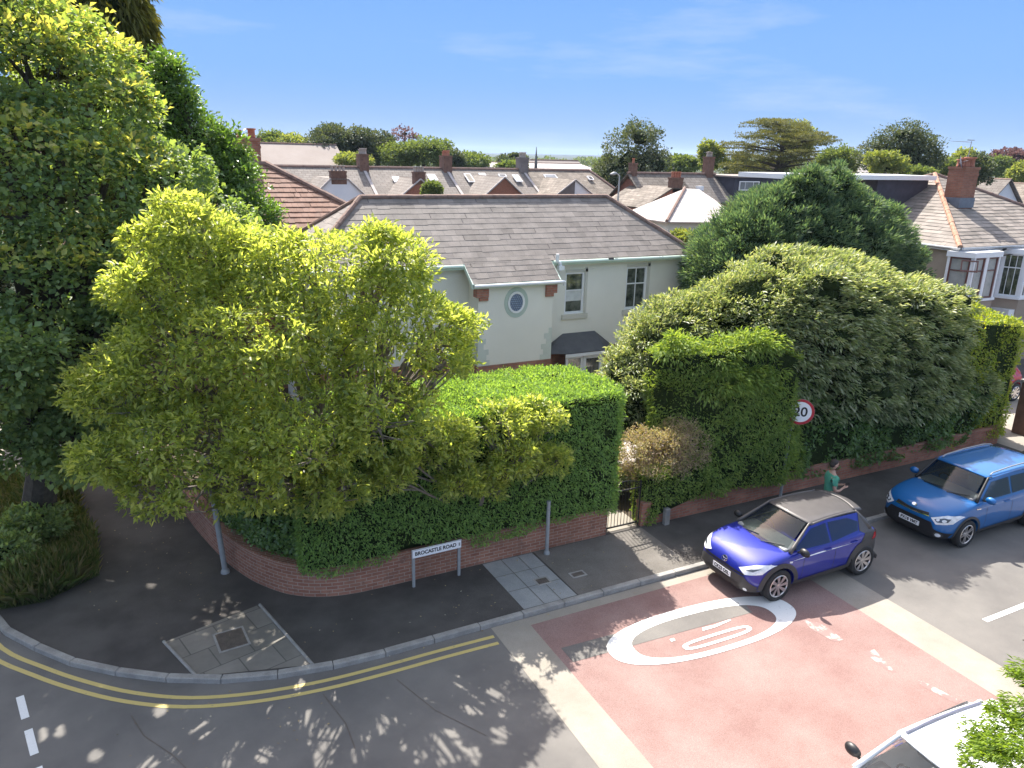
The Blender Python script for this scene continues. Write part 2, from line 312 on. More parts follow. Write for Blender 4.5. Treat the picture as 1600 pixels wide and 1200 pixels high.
def limbs(mb,base,blobs,CC,r0,ntwig=40,forks=None,rt=.02):
    base=Vector(base); bl=[(Vector(c),r) for c,r in blobs]
    top=sum((c for c,r in bl),Vector())/len(bl)
    fork=base+(top-base)*.35+Vector((0,0,.1)); 
    mb.tube([base,base+(fork-base)*.5+Vector((random.uniform(-.1,.1),random.uniform(-.1,.1),0)),fork],[r0*1.25,r0,r0*.8],9)
    ends=[]
    for c,r in bl:
        m1=fork.lerp(c,.45)+Vector((random.uniform(-.25,.25),random.uniform(-.25,.25),random.uniform(-.1,.25)))*min(1,(c-fork).length/3)
        mb.tube([fork,m1,c],[r0*.6,r0*.42,r0*.22],7); ends.append((m1,c))
    idx=np.random.default_rng(3).choice(len(CC),min(ntwig,len(CC)),replace=False)
    for i in idx:
        q=Vector(CC[i]); m1,c=min(ends,key=lambda e:(e[1]-q).length); s=m1.lerp(c,random.uniform(.3,1)); mid=s.lerp(q,.5)+Vector((random.uniform(-.12,.12),random.uniform(-.12,.12),random.uniform(-.15,.1)))
        mb.tube([s,mid,q],[r0*.2+rt*.5,rt,rt*.4],5,False)
# ------------------------------------------------------------------ tiled roof plane: real overlapping courses
def roof_plane(name,mat,parent,A,B,Cc,D,course=.28,sw=.3,lip=.014,th=.0,jit=.004,wob=.01,drop=.0):
    """A,B eave left/right ; D,C ridge left/right (C==D allowed). Courses of separate tiles, each tipped so the tail lifts."""
    A,B,Cc,D=map(Vector,(A,B,Cc,D)); mb=MB()
    n=(B-A).cross(D-A).normalized()
    if n.z<0: n=-n
    hdir=(B-A).normalized(); up=n.cross(hdir).normalized(); up=up if up.z>0 else -up
    H=(D-A).dot(up); nc=max(1,round(H/course)); O=A
    def X(P): return (P-O).dot(hdir)
    aL,bL=X(A),X(B); aR,bR=X(D),X(Cc)
    cs=H/nc
    for k in range(nc):
        v0,v1=k*cs,min(H,(k+1)*cs+.03*(k<nc-1))
        f0,f1=v0/H,min(1,v1/H)
        l0,r0=aL+(aR-aL)*f0,bL+(bR-bL)*f0; l1,r1=aL+(aR-aL)*f1,bL+(bR-bL)*f1
        x=math.floor(min(l0,l1)/sw)*sw-(sw/2 if k%2 else 0)
        wv=random.uniform(-wob,wob)
        while x<max(r0,r1):
            a0,a1=max(x,l0),min(x+sw-.004,r0); b0,b1=max(x,l1),min(x+sw-.004,r1)
            if a1-a0>.02 or b1-b0>.02:
                gp=random.random()<.09
                if gp and a1-a0>.15: a1-=.018; b1=max(b1-.01,b0)
                a1=max(a1,a0);b1=max(b1,b0)
                if a0>r0: a0=a1=r0
                h=lip+random.uniform(0,jit); dv=random.uniform(-.012,.004)-(random.random()<.08)*random.uniform(.01,.04)+wv*.3
                p=[O+hdir*a0+up*(v0+dv)+n*h,O+hdir*a1+up*(v0+dv)+n*(h+random.uniform(-jit,jit)*.5),O+hdir*b1+up*v1+n*.002,O+hdir*b0+up*v1+n*.002]
                q=[p[0]-n*(h+.01),p[1]-n*(h+.01)]
                b=mb.add([*p,*q],[(0,1,2,3),(4,5,1,0)])
            x+=sw
    o=mb.build(name,mat,parent)
    return o
def ridge_tiles(name,mat,parent,P,Q,r=.11,seg=.45,lift=.02):
    P,Q=Vector(P),Vector(Q); d=Q-P; n=max(1,round(d.length/seg)); mb=MB()
    for i in range(n):
        a=P.lerp(Q,i/n)+Vector((0,0,lift)); b=P.lerp(Q,(i+1.04)/n)+Vector((0,0,lift+random.uniform(0,.008)))
        rr=r*random.uniform(.94,1.06); mb.tube([a,b],[rr*1.04,rr*.96],8)
    return mb.build(name,mat,parent)
def wall_holes(mb,P,ux,x0,x1,z0,z1,holes,depth=.12,nrml=None):
    """vertical wall sheet through P along ux with rectangular openings and reveals going inwards"""
    P=Vector(P); ux=Vector(ux).normalized(); inn=nrml if nrml is not None else Vector((0,0,1)).cross(ux)
    pt=lambda x,z,d=0: P+ux*x+Vector((0,0,z))+inn*d
    xs=sorted({x0,x1,*[h[0] for h in holes],*[h[1] for h in holes]}); zs=sorted({z0,z1,*[h[2] for h in holes],*[h[3] for h in holes]})
    for i in range(len(xs)-1):
        for j in range(len(zs)-1):
            cx,cz=(xs[i]+xs[i+1])/2,(zs[j]+zs[j+1])/2
            if any(h[0]<cx<h[1] and h[2]<cz<h[3] for h in holes): continue
            mb.quad(pt(xs[i],zs[j]),pt(xs[i+1],zs[j]),pt(xs[i+1],zs[j+1]),pt(xs[i],zs[j+1]))
    for a,b,c,d in holes:
        mb.quad(pt(a,c),pt(b,c),pt(b,c,depth),pt(a,c,depth)); mb.quad(pt(a,d,depth),pt(b,d,depth),pt(b,d),pt(a,d))
        mb.quad(pt(a,c,depth),pt(a,d,depth),pt(a,d),pt(a,c)); mb.quad(pt(b,c),pt(b,d),pt(b,d,depth),pt(b,c,depth))
def window(parent,P,ux,w,h,fm,gm,bars=(),vbars=(),fw=.075,d=.07,name='window',blindz=None,inn=None,rail=.5):
    """P = lower-left corner of the opening at frame depth; frame + panes; bars are fractions"""
    P=Vector(P); ux=Vector(ux).normalized(); inn=inn or Vector((0,0,1)).cross(ux); M=Matrix((ux,inn,Vector((0,0,1)))).transposed().to_4x4(); M.translation=P
    mb=MB(); mb.box(0,w,0,d,0,fw,M); mb.box(0,w,0,d,h-fw,h,M); mb.box(0,fw,0,d,fw,h-fw,M); mb.box(w-fw,w,0,d,fw,h-fw,M)
    for b in bars: mb.box(fw,w-fw,.005,d-.005,h*b-.022,h*b+.022,M)
    zs=[0]+list(bars)+[1]
    for v in vbars:
        for i in range(len(zs)-1):
            mb.box(w*v-.013,w*v+.013,.012,d-.012,h*zs[i]+(.022 if i else fw),h*zs[i+1]-(.022 if i<len(zs)-2 else fw),M)
    f=mb.build(name,fm,parent)
    g=MB(); g.quad(*[M@Vector(q) for q in ((fw,d*.6,fw),(w-fw,d*.6,fw),(w-fw,d*.6,h-fw),(fw,d*.6,h-fw))]); g.build('pane',gm,f)
    if blindz:
        b=MB(); b.box(fw+.002,w-fw-.002,d*.6-.006,d*.6-.002,h*blindz[0],h*blindz[1],M); b.build('blind',blind,f)
    return f
def chimney(parent,x0,x1,y0,y1,z0,z1,mat,pots,potm,ph=.35,pr=.11,cap=.04):
    mb=MB(); mb.box(x0,x1,y0,y1,z0,z1); mb.box(x0-cap,x1+cap,y0-cap,y1+cap,z1,z1+.12); mb.box(x0-cap/2,x1+cap/2,y0-cap/2,y1+cap/2,z1-.28,z1-.18)
    c=mb.build('chimney',mat,parent)
    n=len(pots)
    for t,s in pots:
        m=MB(); m.lathe([(pr*.8*s,0),(pr*.95*s,.02),(pr*.85*s,.06),(pr*.8*s,ph*s*.8),(pr*1.05*s,ph*s*.86),(pr*1.05*s,ph*s),(pr*.75*s,ph*s),(pr*.7*s,ph*s*.7),(0.001,ph*s*.7)],12,Matrix.Translation((x0+(x1-x0)*t,(y0+y1)/2,z1+.12)))
        m.build('chimney_pot',potm,c,smooth=True)
    return c
# ================================================================== GROUND, ROADS, PAVEMENTS
def sheet(name,mat,poly,z,kind='structure',thick=0,label=None,**k):
    mb=MB(); mb.quad(*[(x,y,z) for x,y in poly]) if not thick else mb.prism(poly,z-thick,z)
    o=mb.build(name,mat,**k); return tag(o,label=label,kind=kind) 
mb=MB(); mb.quad((-9000,-9000,-.06),(9000,-9000,-.06),(9000,9000,-.06),(-9000,9000,-.06)); tag(mb.build('ground',farland),kind='structure')
sheet('road',asphalt,[(-60,2.9),(130,2.9),(130,11.3),(5,11.6),(-2,30),(-60,30)],0)
kerbline=[(130,11.08),(24.6,11.08),(23.9,11.08),(16,11.08),(9,11.1),(6,11.08),(3.2,11.06),(2.13,11.12),(1.11,11.32),(.15,11.69),(-.79,12.3),(-1.76,13.14),(-2.39,13.97),(-2.84,14.63),(-3.2,15.6),(-3.45,16.8),(-3.7,18.5),(-4.0,21.5),(-5,30),(-7,45)]
def offs(line,d):
    out=[]
    for i,p in enumerate(line):
        a=Vector(line[max(i-1,0)]).to_2d(); b=Vector(line[min(i+1,len(line)-1)]).to_2d(); t=(b-a).normalized(); out.append((p[0]+t.y*d,p[1]-t.x*d))
    return out
inner=offs(kerbline,.14)
KH=.075
sheet('footway',darktar,inner+[(130,45)],KH,thick=.12)
# kerb stones: one strip each, small gaps
def resample(line,step):
    L=[Vector(p) for p in line]; out=[L[0].copy()]; acc=0
    for a,b in zip(L,L[1:]):
        d=(b-a).length; t=step-acc
        while t<d: out.append(a+(b-a)*(t/d)); t+=step
        acc=(acc+d)%step
    return out
ks=resample([(60,11.08)]+kerbline[1:],.915); mb=MB()
ksp=offs([tuple(p) for p in ks],.13)
for i in range(len(ks)-1):
    a,b=ks[i],ks[i+1]; e=(b-a).normalized()*.004; c,d=Vector(ksp[i]),Vector(ksp[i+1]); j=random.uniform(-.004,.004)
    lowered= 9.0<a.x<10.6
    zt=KH+.022+j; mb.prism([(a.x+e.x,a.y+e.y),(b.x-e.x,b.y-e.y),(d.x-e.x,d.y-e.y),(c.x+e.x,c.y+e.y)],-.05,zt)
kb=mb.build('kerb',kerbm,bevel=.015); tag(kb,kind='structure')
def pxpoly(pts,z=0): return [tuple(gz(x,y,z)[:2]) for x,y in pts]
# footway pieces
sheet('tactile_paving',slabm,[(-.18,13.0),(1.5,13.5),(2.02,11.29),(.25,11.78)],KH+.006,uvfn=lambda q:(q.x*.97+q.y*.25,q.y*.97-q.x*.25))
mb=MB(); mb.tube([(-.2,13.02,KH+.004),(.23,11.8,KH+.004)],.03,6); mb.tube([(1.52,13.5,KH+.004),(2.05,11.27,KH+.004)],.03,6); tag(mb.build('edging',kerbm),kind='structure')
sheet('crossover_paving',noisy('grey_crossing_paving',(.26,.27,.27),(.33,.335,.33),scale=2.5,rough=.9,fine=.15,bscale=60),[(6.06,13.1),(7.26,13.1),(7.3,11.24),(6.1,11.24)],KH+.006)
mb=MB()
for a,b in (((6.5,13.1),(6.55,11.25)),((6.9,13.1),(6.93,11.25)),((6.07,12.5),(7.27,12.5)),((6.08,11.9),(7.28,11.9))):
    a,b=Vector(a),Vector(b); t=(b-a).normalized(); n=Vector((-t.y,t.x))*.006; mb.quad(*[(p.x,p.y,KH+.0105) for p in (a+n,b+n,b-n,a-n)])
tag(mb.build('paving_joints',mhm),kind='structure')
sheet('footway_patch',tarpatch,[(7.31,13.1),(10.2,13.1),(10.2,11.23),(7.33,11.23)],KH+.005)
sheet('footway_patch',darktar,[(4.55,13.1),(5.1,11.23),(6.05,11.23),(6.03,13.1)],KH+.005)
sheet('entrance_paving',buff,[(9.3,13.22),(10.25,13.22),(10.3,17),(9.2,17)],KH+.006)
def cover(name,x0,x1,y0,y1,label,rz=0):
    e=empty(name,((x0+x1)/2,(y0+y1)/2,KH+.006),rz,label,'manhole cover'); w,h=(x1-x0)/2,(y1-y0)/2
    one('frame',kerbm,e,boxes=[(-w,w,-h,-h+.04,0,.006),(-w,w,h-.04,h,0,.006),(-w,-w+.04,-h+.04,h-.04,0,.006),(w-.04,w,-h+.04,h-.04,0,.006)])
    one('lid',mhm,e,box=(-w+.04,w-.04,-h+.04,h-.04,0,.004))
cover('manhole_cover',.62,1.16,12.28,12.9,'rusty square cover in the pale corner paving',R(5))
cover('manhole_cover',6.75,7.08,11.85,12.12,'small brown cover in the grey paving strip')
cover('manhole_cover',7.55,7.9,11.8,12.02,'small pale-framed cover in the asphalt footway near the gate')
# red surfacing with buff bands
RX0,RX1=6.03,12.22
sheet('channel_strip',buff,[(RX0-.72,10.83),(RX1+.85,10.83),(RX1+.85,11.06),(RX0-.72,11.06)],.003)
sheet('red_surfacing',redsurf,[(RX0,3.6),(RX1,3.6),(RX1,10.83),(RX0,10.83)],.004)
sheet('buff_band',buff,[(RX0-.72,3.6),(RX0,3.6),(RX0,10.83),(RX0-.72,10.83)],.004)
sheet('buff_band',buff,[(RX1,3.6),(RX1+.87,3.6),(RX1+.87,10.83),(RX1,10.83)],.004)
sheet('asphalt_trench',asphalt,[(6.2,9.55),(10.2,9.38),(10.3,9.82),(6.2,9.98)],.008)
def ringpts(cx,cy,a,b,n=72,ex=2.0,rz=0):
    out=[]
    for i in range(n):
        t=2*math.pi*i/n; x=a*math.copysign(abs(math.cos(t))**(2/ex),math.cos(t)); y=b*math.copysign(abs(math.sin(t))**(2/ex),math.sin(t)); out.append((cx+x*math.cos(rz)-y*math.sin(rz),cy+x*math.sin(rz)+y*math.cos(rz)))
    return out
def ring(mb,A,B,z):
    n=len(A); mb.add([(x,y,z) for x,y in A]+[(x,y,z) for x,y in B],[(i,(i+1)%n,n+(i+1)%n,n+i) for i in range(n)])
mb=MB(); O=ringpts(9.0,9.36,2.09,.71,ex=2.35,rz=R(-2.5)); I=ringpts(8.97,9.3,1.58,.53,ex=2.5,rz=R(-2.5)); ring(mb,O,I,.012)
tag(mb.build('road_roundel',whitepaint),kind='structure')
mb=MB(); ring(mb,ringpts(9.02,9.03,.79,.125,ex=3.2,rz=R(-1)),ringpts(9.02,9.03,.69,.062,ex=3.2,rz=R(-1)),.012)
mb.quad((8.9,9.31,.012),(9.2,9.3,.012),(9.62,9.345,.012),(9.64,9.385,.012),(9.2,9.365,.012),(8.95,9.39,.012)); mb.quad((8.15,9.29,.012),(8.24,9.29,.012),(8.25,9.36,.012),(8.16,9.36,.012))
tag(mb.build('road_number',whitepaint),kind='structure')
for poly in (pxpoly([(1252,968),(1285,975),(1318,1000),(1305,1003),(1270,985)]),pxpoly([(1350,1020),(1366,1015),(1378,1028),(1400,1052),(1385,1047)]),pxpoly([(1430,1058),(1500,1095),(1495,1100),(1440,1072)])):
    sheet('scuff_mark',scuffm,poly,.007)
# white centre line, give-way dashes, double yellow
for k in range(6): sheet('centre_line',whitepaint,[(14.2+k*6,7.2),(18.2+k*6,7.2),(18.2+k*6,7.31),(14.2+k*6,7.31)],.005)
d0=Vector((-2.345,12.55)); dd=Vector((.31,-1.46)).normalized(); nn=Vector((-dd.y,dd.x))*.055
for k in range(7):
    a=d0+dd*(.92*k); b=a+dd*.62; sheet('give_way_dash',whitepaint,[tuple(a-nn),tuple(b-nn),tuple(b+nn),tuple(a+nn)],.005)
yl=[(5.25,10.8),(4.2,10.83),(3.15,10.84),(2.1,10.89),(1.05,11.06),(.1,11.38),(-.7,11.88),(-1.4,12.5),(-2.05,13.2),(-2.75,14.1),(-3.4,15.6)]
def strip(line,d0,d1,z,name,mat):
    a,b=offs(line,d0),offs(line,d1); mb=MB()
    for i in range(len(a)-1): mb.quad((*a[i],z),(*a[i+1],z),(*b[i+1],z),(*b[i],z))
    return tag(mb.build(name,mat),kind='structure')
fine=[]; 
for i in range(len(yl)-1):
    for t in range(4):
        p0=Vector(yl[max(i-1,0)]);p1=Vector(yl[i]);p2=Vector(yl[i+1]);p3=Vector(yl[min(i+2,len(yl)-1)]);u=t/4
        fine.append(tuple(.5*((2*p1)+(p2-p0)*u+(2*p0-5*p1+4*p2-p3)*u*u+(3*p1-p0-3*p2+p3)*u**3)))
fine.append(yl[-1])
strip(fine,-.04,.04,.005,'yellow_line',yellow); strip(fine,-.25,-.17,.005,'yellow_line',yellow)
# cracks in the carriageway
mb=MB()
for pts in ([(205,1118),(225,1150),(270,1180),(300,1210)],[(620,1062),(680,1110),(760,1150)],[(505,1085),(540,1130),(555,1170)]):
    P=[gz(*q) for q in pts]
    for a,b in zip(P,P[1:]):
        n=(b-a).cross(Vector((0,0,1))).normalized()*.007; mb.quad(*[(q.x,q.y,.004) for q in (a+n,b+n,b-n,a-n)])
tag(mb.build('tar_joint',mhm),kind='structure')
# gardens, side road beyond the corner
sheet('garden_soil',soil,[(1.25,16),(2.5,13.5),(9.25,13.35),(9.2,22),(10.3,22),(10.25,13.35),(24.0,13.35),(24.0,60),(-2.0,60),(-1.0,22)],KH+.004)
sheet('patio',palefar,[(9.6,16.5),(19.2,16.5),(19.2,22.28),(9.6,22.28)],KH+.012)  # unseen pale sheet, added to bounce sunlight onto the house wall
sheet('side_road',buff,[(-7.5,22.3),(.2,22.3),(-.2,28.5),(-8,29)],KH+.008)
sheet('driveway',buff,[(24.05,11.24),(31,11.24),(31,19.4),(24.05,19.4)],KH+.006)
verge=[(-2.95,15.3),(-2.2,15.25),(-1.25,15.9),(-1.35,17.3),(-1.75,19.5),(-2.5,22),(-3.95,22),(-3.6,18.5)]
sheet('grass_verge',grassg,verge,KH+.02)
# opposite pavement under the camera
sheet('footway',darktar,[(-60,-2),(130,-2),(130,3.5),(-60,3.5)],.1,thick=.16)
# ================================================================== HILLS
mb=MB()
def hill(px0,px1,dist,tops,name):
    pts=[]; n=len(tops)-1
    mb=MB(); 
    for i,t in enumerate(tops):
        px=px0+(px1-px0)*i/n; d=ray(px,600); d=Vector((d.x,d.y,0)).normalized()
        top=(t-(238.8+(px-800)*.0248)); z=CH-top/CF*dist
        b0=d*(dist*.72); c=d*dist; e=d*(dist*1.5)
        pts.append([(b0.x,b0.y,-2),((b0.x+c.x)/2,(b0.y+c.y)/2,max(z,-1)*.62-1),(c.x,c.y,z),(e.x,e.y,-2)])
    for i in range(n):
        for k in range(3): mb.quad(pts[i][k],pts[i+1][k],pts[i+1][k+1],pts[i][k+1])
    return tag(mb.build(name,hillm,smooth=True),kind='structure')
hillm=noisy('hill_woods',(.012,.02,.02),(.025,.038,.033),scale=.006,rough=1,fine=.3,bscale=.05)
hill(-900,2500,4200,[246,243,240,244,241,237,236,239,243,245,242,239,240,247,241.5,238.5,239.5,241,243,241,242,240,246,250,248,244,242,245,248,247,246,243,245,247],'hills')
# ================================================================== MAIN HOUSE
WY,EZ,EY=22.35,5.15,22.05
X0,X1=4.6,18.62
RYm,RZm=24.55,7.04
H=empty('rendered_house',(11.5,24.5,0),0,'pale green rendered house with a hipped slate roof and an oval window','house')
def HL(x,y,z): return (x-11.5,y-24.5,z)
def off(mb,x=11.5,y=24.5):
    mb.v=[(a-x,b-y,c) for a,b,c in mb.v]; return mb
inn=Vector((0,1,0))
mb=MB(); w1=(13.33,14.12,3.2,4.66); w2=(15.86,16.78,3.2,4.74); bay=(13.2,14.9,.6,1.85)
wall_holes(mb,(0,WY,0),(1,0,0),X0,X1,1.95,EZ-.1,[w1,w2],.13,inn)
mb.quad((X1,WY,1.95),(X1,26.75,1.95),(X1,26.75,EZ-.1),(X1,WY,EZ-.1)); mb.quad((X0,WY,0),(X0,26.75,0),(X0,26.75,EZ-.1),(X0,WY,EZ-.1)); mb.quad((X0,26.75,0),(X1,26.75,0),(X1,26.75,EZ-.1),(X0,26.75,EZ-.1))
off(mb).build('rendered_wall',render,H)
mb=MB(); wall_holes(mb,(0,WY-.02,0),(1,0,0),X0,X1+.02,0,1.95,[],.1,inn); mb.quad((X1+.02,WY-.02,0),(X1+.02,26.75,0),(X1+.02,26.75,1.95),(X1+.02,WY-.02,1.95)); mb.quad((X0,WY-.02,1.95),(X1+.02,WY-.02,1.95),(X1+.02,WY,1.95),(X0,WY,1.95)); off(mb).build('brick_wall',brick,H)
f1=window(H,HL(w1[0],WY+.05,w1[2]),(1,0,0),w1[1]-w1[0],w1[3]-w1[2],whitep,winglass,bars=(.56,),inn=inn,blindz=(.3,.55))
f2=window(H,HL(w2[0],WY+.05,w2[2]),(1,0,0),w2[1]-w2[0],w2[3]-w2[2],whitep,winglass,bars=(.6,),vbars=(.5,),inn=inn)
for w,f in ((w1,f1),(w2,f2)):
    mb=MB(); mb.box(w[0]-.1,w[1]+.14,WY-.07,WY+.1,w[2]-.17,w[2]-.003); off(mb).build('sill',creamr,H)
    mb=MB(); mb.box(w[1]+.002,w[1]+.1,WY-.012,WY+.0,w[2]+.002,w[3]+.14); mb.box(w[0],w[1]+.1,WY-.012,WY,w[3]+.002,w[3]+.1); off(mb).build('window_surround',creamr,H)
# fascia + gutter
mb=MB(); mb.box(X0-.25,9.4,EY-.02,WY-.002,EZ-.17,EZ-.03); off(mb).build('fascia',trimgreen,H)
mb=MB(); mb.box(12.55,X1+.13,EY-.02,WY-.002,EZ-.17,EZ-.03); off(mb).build('fascia',trimgreen,H)
mb=MB(); mb.tube([(12.62,EY-.075,EZ-.06),(X1+.16,EY-.075,EZ-.075)],.055,10); off(mb).build('gutter',trimgreen,H); mb=MB(); mb.tube([(X0-.2,EY-.075,EZ-.06),(9.36,EY-.075,EZ-.06)],.055,10); off(mb).build('gutter',trimgreen,H)
for pts_,r__ in (([(14.78,EY-.1,EZ-.03),(14.98,EY-.11,EZ-.03)],.035),([(15.05,EY-.1,EZ-.03),(15.16,EY-.1,EZ-.04)],.02),([(16.95,EY-.1,EZ-.02),(17.0,EY-.1,EZ-.1)],.018),([(17.08,EY-.1,EZ-.02),(17.13,EY-.1,EZ-.1)],.018)):
    mb=MB(); mb.tube(pts_,r__,6); off(mb).build('gutter_bracket',blackm,H)
D=RYm-EY; EL=(X0-.25,EY,EZ); ER=(X1+.13,EY,EZ); RL=(X0-.25+D,RYm,RZm); RR=(X1+.13-D,RYm,RZm); BL=(X0-.25,EY+2*D,EZ); BR=(X1+.13,EY+2*D,EZ)
sh=lambda p:Vector(p)-Vector((11.5,24.5,0))
def RP(a,b,c,d,**k): return roof_plane('slate_roof',slate,H,sh(a),sh(b),sh(c),sh(d),**k)
RP(EL,ER,RR,RL,course=.262,sw=.42,lip=.008,jit=.003)
RP(BL,EL,RL,RL,course=.262,sw=.42,lip=.008); RP(ER,BR,RR,RR,course=.262,sw=.42,lip=.008); RP(BR,BL,RL,RR,course=.3,sw=.6)
for a,b in ((RL,RR),(EL,RL),(ER,RR),(BL,RL),(BR,RR)): ridge_tiles('ridge_tiles',ridgem,H,sh(a),sh(b),r=.085,seg=.42)
mb=MB(); mb.quad(EL,BL,BR,ER); mb.quad(EL,ER,RR,RL);mb.quad(BL,EL,RL);mb.quad(ER,BR,RR);mb.quad(BR,BL,RL,RR); mb.v=[(a,b,c-.02) for a,b,c in mb.v]; off(mb).build('roof_deck',charcoal,H)
# porch tower: catslide roof
PY,PX0,PX1,PE=21.55,9.7,12.4,21.35; sl_=(RZm-EZ)/D; PZ=EZ-sl_*(EY-PE)
RP((9.42,PE,PZ+.003),(12.55,PE,PZ+.003),(12.55,EY+.25,EZ+.25*sl_+.004),(9.42,EY+.25,EZ+.25*sl_+.004),course=.225,sw=.42,lip=.008,jit=.003)
P=empty('tmp',(0,0,0)); bpy.data.objects.remove(P)
mb=MB(); mb.box(PX0,PX1,PY,WY-.003,1.9,PZ-.02,skip=('t','k')); mb.quad((PX0,PY,PZ-.02),(PX1,PY,PZ-.02),(PX1,WY-.003,PZ+.5),(PX0,WY-.003,PZ+.5)); mb.quad((PX0,PY,PZ-.02),(PX0,WY-.003,PZ-.02),(PX0,WY-.003,PZ+.5)); mb.quad((PX1,PY,PZ-.02),(PX1,WY-.003,PZ-.02),(PX1,WY-.003,PZ+.5))
off(mb).build('tower_wall',render,H)
mb=MB(); mb.box(PX0-.02,PX1+.02,PY-.02,WY-.025,0,1.9); off(mb).build('tower_brick_base',brick,H)
mb=MB(); mb.box(9.42,12.55,PE-.02,PE+.02,PZ-.15,PZ-.012); mb.box(9.42,12.55,PE+.02,PY-.002,PZ-.15,PZ-.12)
vb=[(9.4,PE-.02,PZ-.16),(9.4,PE-.02,PZ-.0),(9.4,EY,EZ-.0),(9.4,EY,EZ-.16)]; mb.add([*vb,*[(x+.035,y,z) for x,y,z in vb]],[(0,1,2,3),(7,6,5,4),(0,4,5,1),(1,5,6,2),(2,6,7,3),(3,7,4,0)])
vb=[(12.53,PE-.02,PZ-.16),(12.53,PE-.02,PZ-.0),(12.53,EY,EZ-.0),(12.53,EY,EZ-.16)]; mb.add([*vb,*[(x+.035,y,z) for x,y,z in vb]],[(0,1,2,3),(7,6,5,4),(0,4,5,1),(1,5,6,2),(2,6,7,3),(3,7,4,0)])
off(mb).build('verge_board',trimgreen,H)
mb=MB(); mb.tube([(9.45,PE-.07,PZ-.06),(12.66,PE-.07,PZ-.07)],.05,10); mb.tube([(12.66,PE-.07,PZ-.06),(12.66,PE-.04,PZ-.2)],.04,8); off(mb).build('gutter',whitep,H)
mb=MB(); mb.tube([(12.72,EY-.14,EZ+.22),(12.72,EY-.14,EZ-.02),(12.85,EY-.12,EZ-.12),(12.88,EY-.1,EZ-.3)],.06,8); mb.box(12.78,12.98,EY-.2,EY-.02,EZ-.32,EZ-.18); off(mb).build('rainwater_hopper',whitep,H)
for x0,x1 in ((PX0-.09,PX0+.32),(PX1-.3,PX1+.1)):
    mb=MB(); mb.box(x0,x1,PY-.1,PY+.2,4.16,PZ-.152); mb.box(x0+(.1 if x0<11 else 0),x1-(0 if x0<11 else .1),PY-.06,PY+.2,4.04,4.158); off(mb).build('brick_corbel',brick,H)
for s,x in ((1,PX0),(-1,PX1)):      # painted toothed quoins at the foot of the tower
    mb=MB()
    for k,(w,z0,z1) in enumerate(((.42,1.9,2.08),(.3,2.08,2.26),(.38,2.26,2.44),(.2,2.44,2.62),(.28,2.62,2.8),(.12,2.8,2.98))):
        a,b=(x-.006,x+w) if s>0 else (x-w,x+.006); mb.box(a,b,PY-.006,PY+.25,z0,z1)
    off(mb).build('painted_quoin',noisy('quoin_green',(.58,.62,.55),(.63,.67,.60),scale=2),H)
# oval window
oc=Vector((11.04,PY,3.92)); 
def ellring(mb,a0,b0,a1,b1,y0,y1,n=40):
    vs=[]; 
    for k in range(n):
        t=2*math.pi*k/n; c,s=math.cos(t),math.sin(t)
        vs+=[(oc.x+a0*c,y0,oc.z+b0*s),(oc.x+a1*c,y0,oc.z+b1*s),(oc.x+a1*c,y1,oc.z+b1*s),(oc.x+a0*c,y1,oc.z+b0*s)]
    mb.add(vs,[(4*k+i,4*k+(i+1)%4,4*((k+1)%n)+(i+1)%4,4*((k+1)%n)+i) for k in range(n) for i in range(4)])
mb=MB(); ellring(mb,.31,.36,.43,.50,PY-.012,PY+.01); off(mb).build('oval_surround',noisy('surround_green',(.42,.51,.44),(.48,.56,.49),scale=2),H)
mb=MB(); ellring(mb,.235,.285,.305,.355,PY-.03,PY+.03); ow=off(mb).build('oval_window',whitep,H,smooth=False)
mb=MB(); mb.quad(*[(oc.x+.24*math.cos(t*math.pi/20),PY-.016,oc.z+.29*math.sin(t*math.pi/20)) for t in range(40)]); off(mb).build('pane',bricky('leaded_glass',(.20,.26,.38),(.28,.34,.45),(.05,.06,.08),w=.07,h=.07,mort=.006,rough=.15,bump=.2,noise=.3),ow)
# ground floor bay
bx0,bx1,by=13.05,15.0,21.68; t0,t1=13.3,14.62
mb=MB(); a=[(bx0,by,1.97),(bx1-.25,by,1.97),(bx1+.35,WY-.02,1.97),(t1,WY-.02,2.52),(t0,WY-.02,2.52),(12.45,WY-.02,1.97),(12.45,21.95,1.97)]
mb.quad(a[0],a[1],a[3],a[4]); mb.quad(a[1],a[2],a[3]); mb.quad(a[6],a[0],a[4]); mb.quad(a[5],a[6],a[4]); off(mb).build('bay_roof',darkslate,H,solid=.03)
mb=MB(); mb.box(bx0+.02,bx1-.27,by-.02,by+.02,1.83,1.935); off(mb).build('bay_fascia',whitep,H)
mb=MB(); mb.prism([(bx0+.08,by+.07),(bx1-.3,by+.07),(bx1+.15,WY-.021),(12.5,WY-.021),(12.5,by+.35)],0.0,.6); off(mb).build('bay_base',brick,H)
window(H,HL(bx0+.1,by+.08,.6),(1,0,0),.68,1.22,whitep,winglass,inn=inn,fw=.08); window(H,HL(bx0+.8,by+.08,.6),(1,0,0),.8,1.22,whitep,winglass,inn=inn,fw=.12)
uv=Vector((.42,.6,0)).normalized(); window(H,HL(bx1-.31,by+.1,.6),uv,.66,1.22,whitep,winglass,fw=.08,inn=Vector((-uv.y,uv.x,0)))
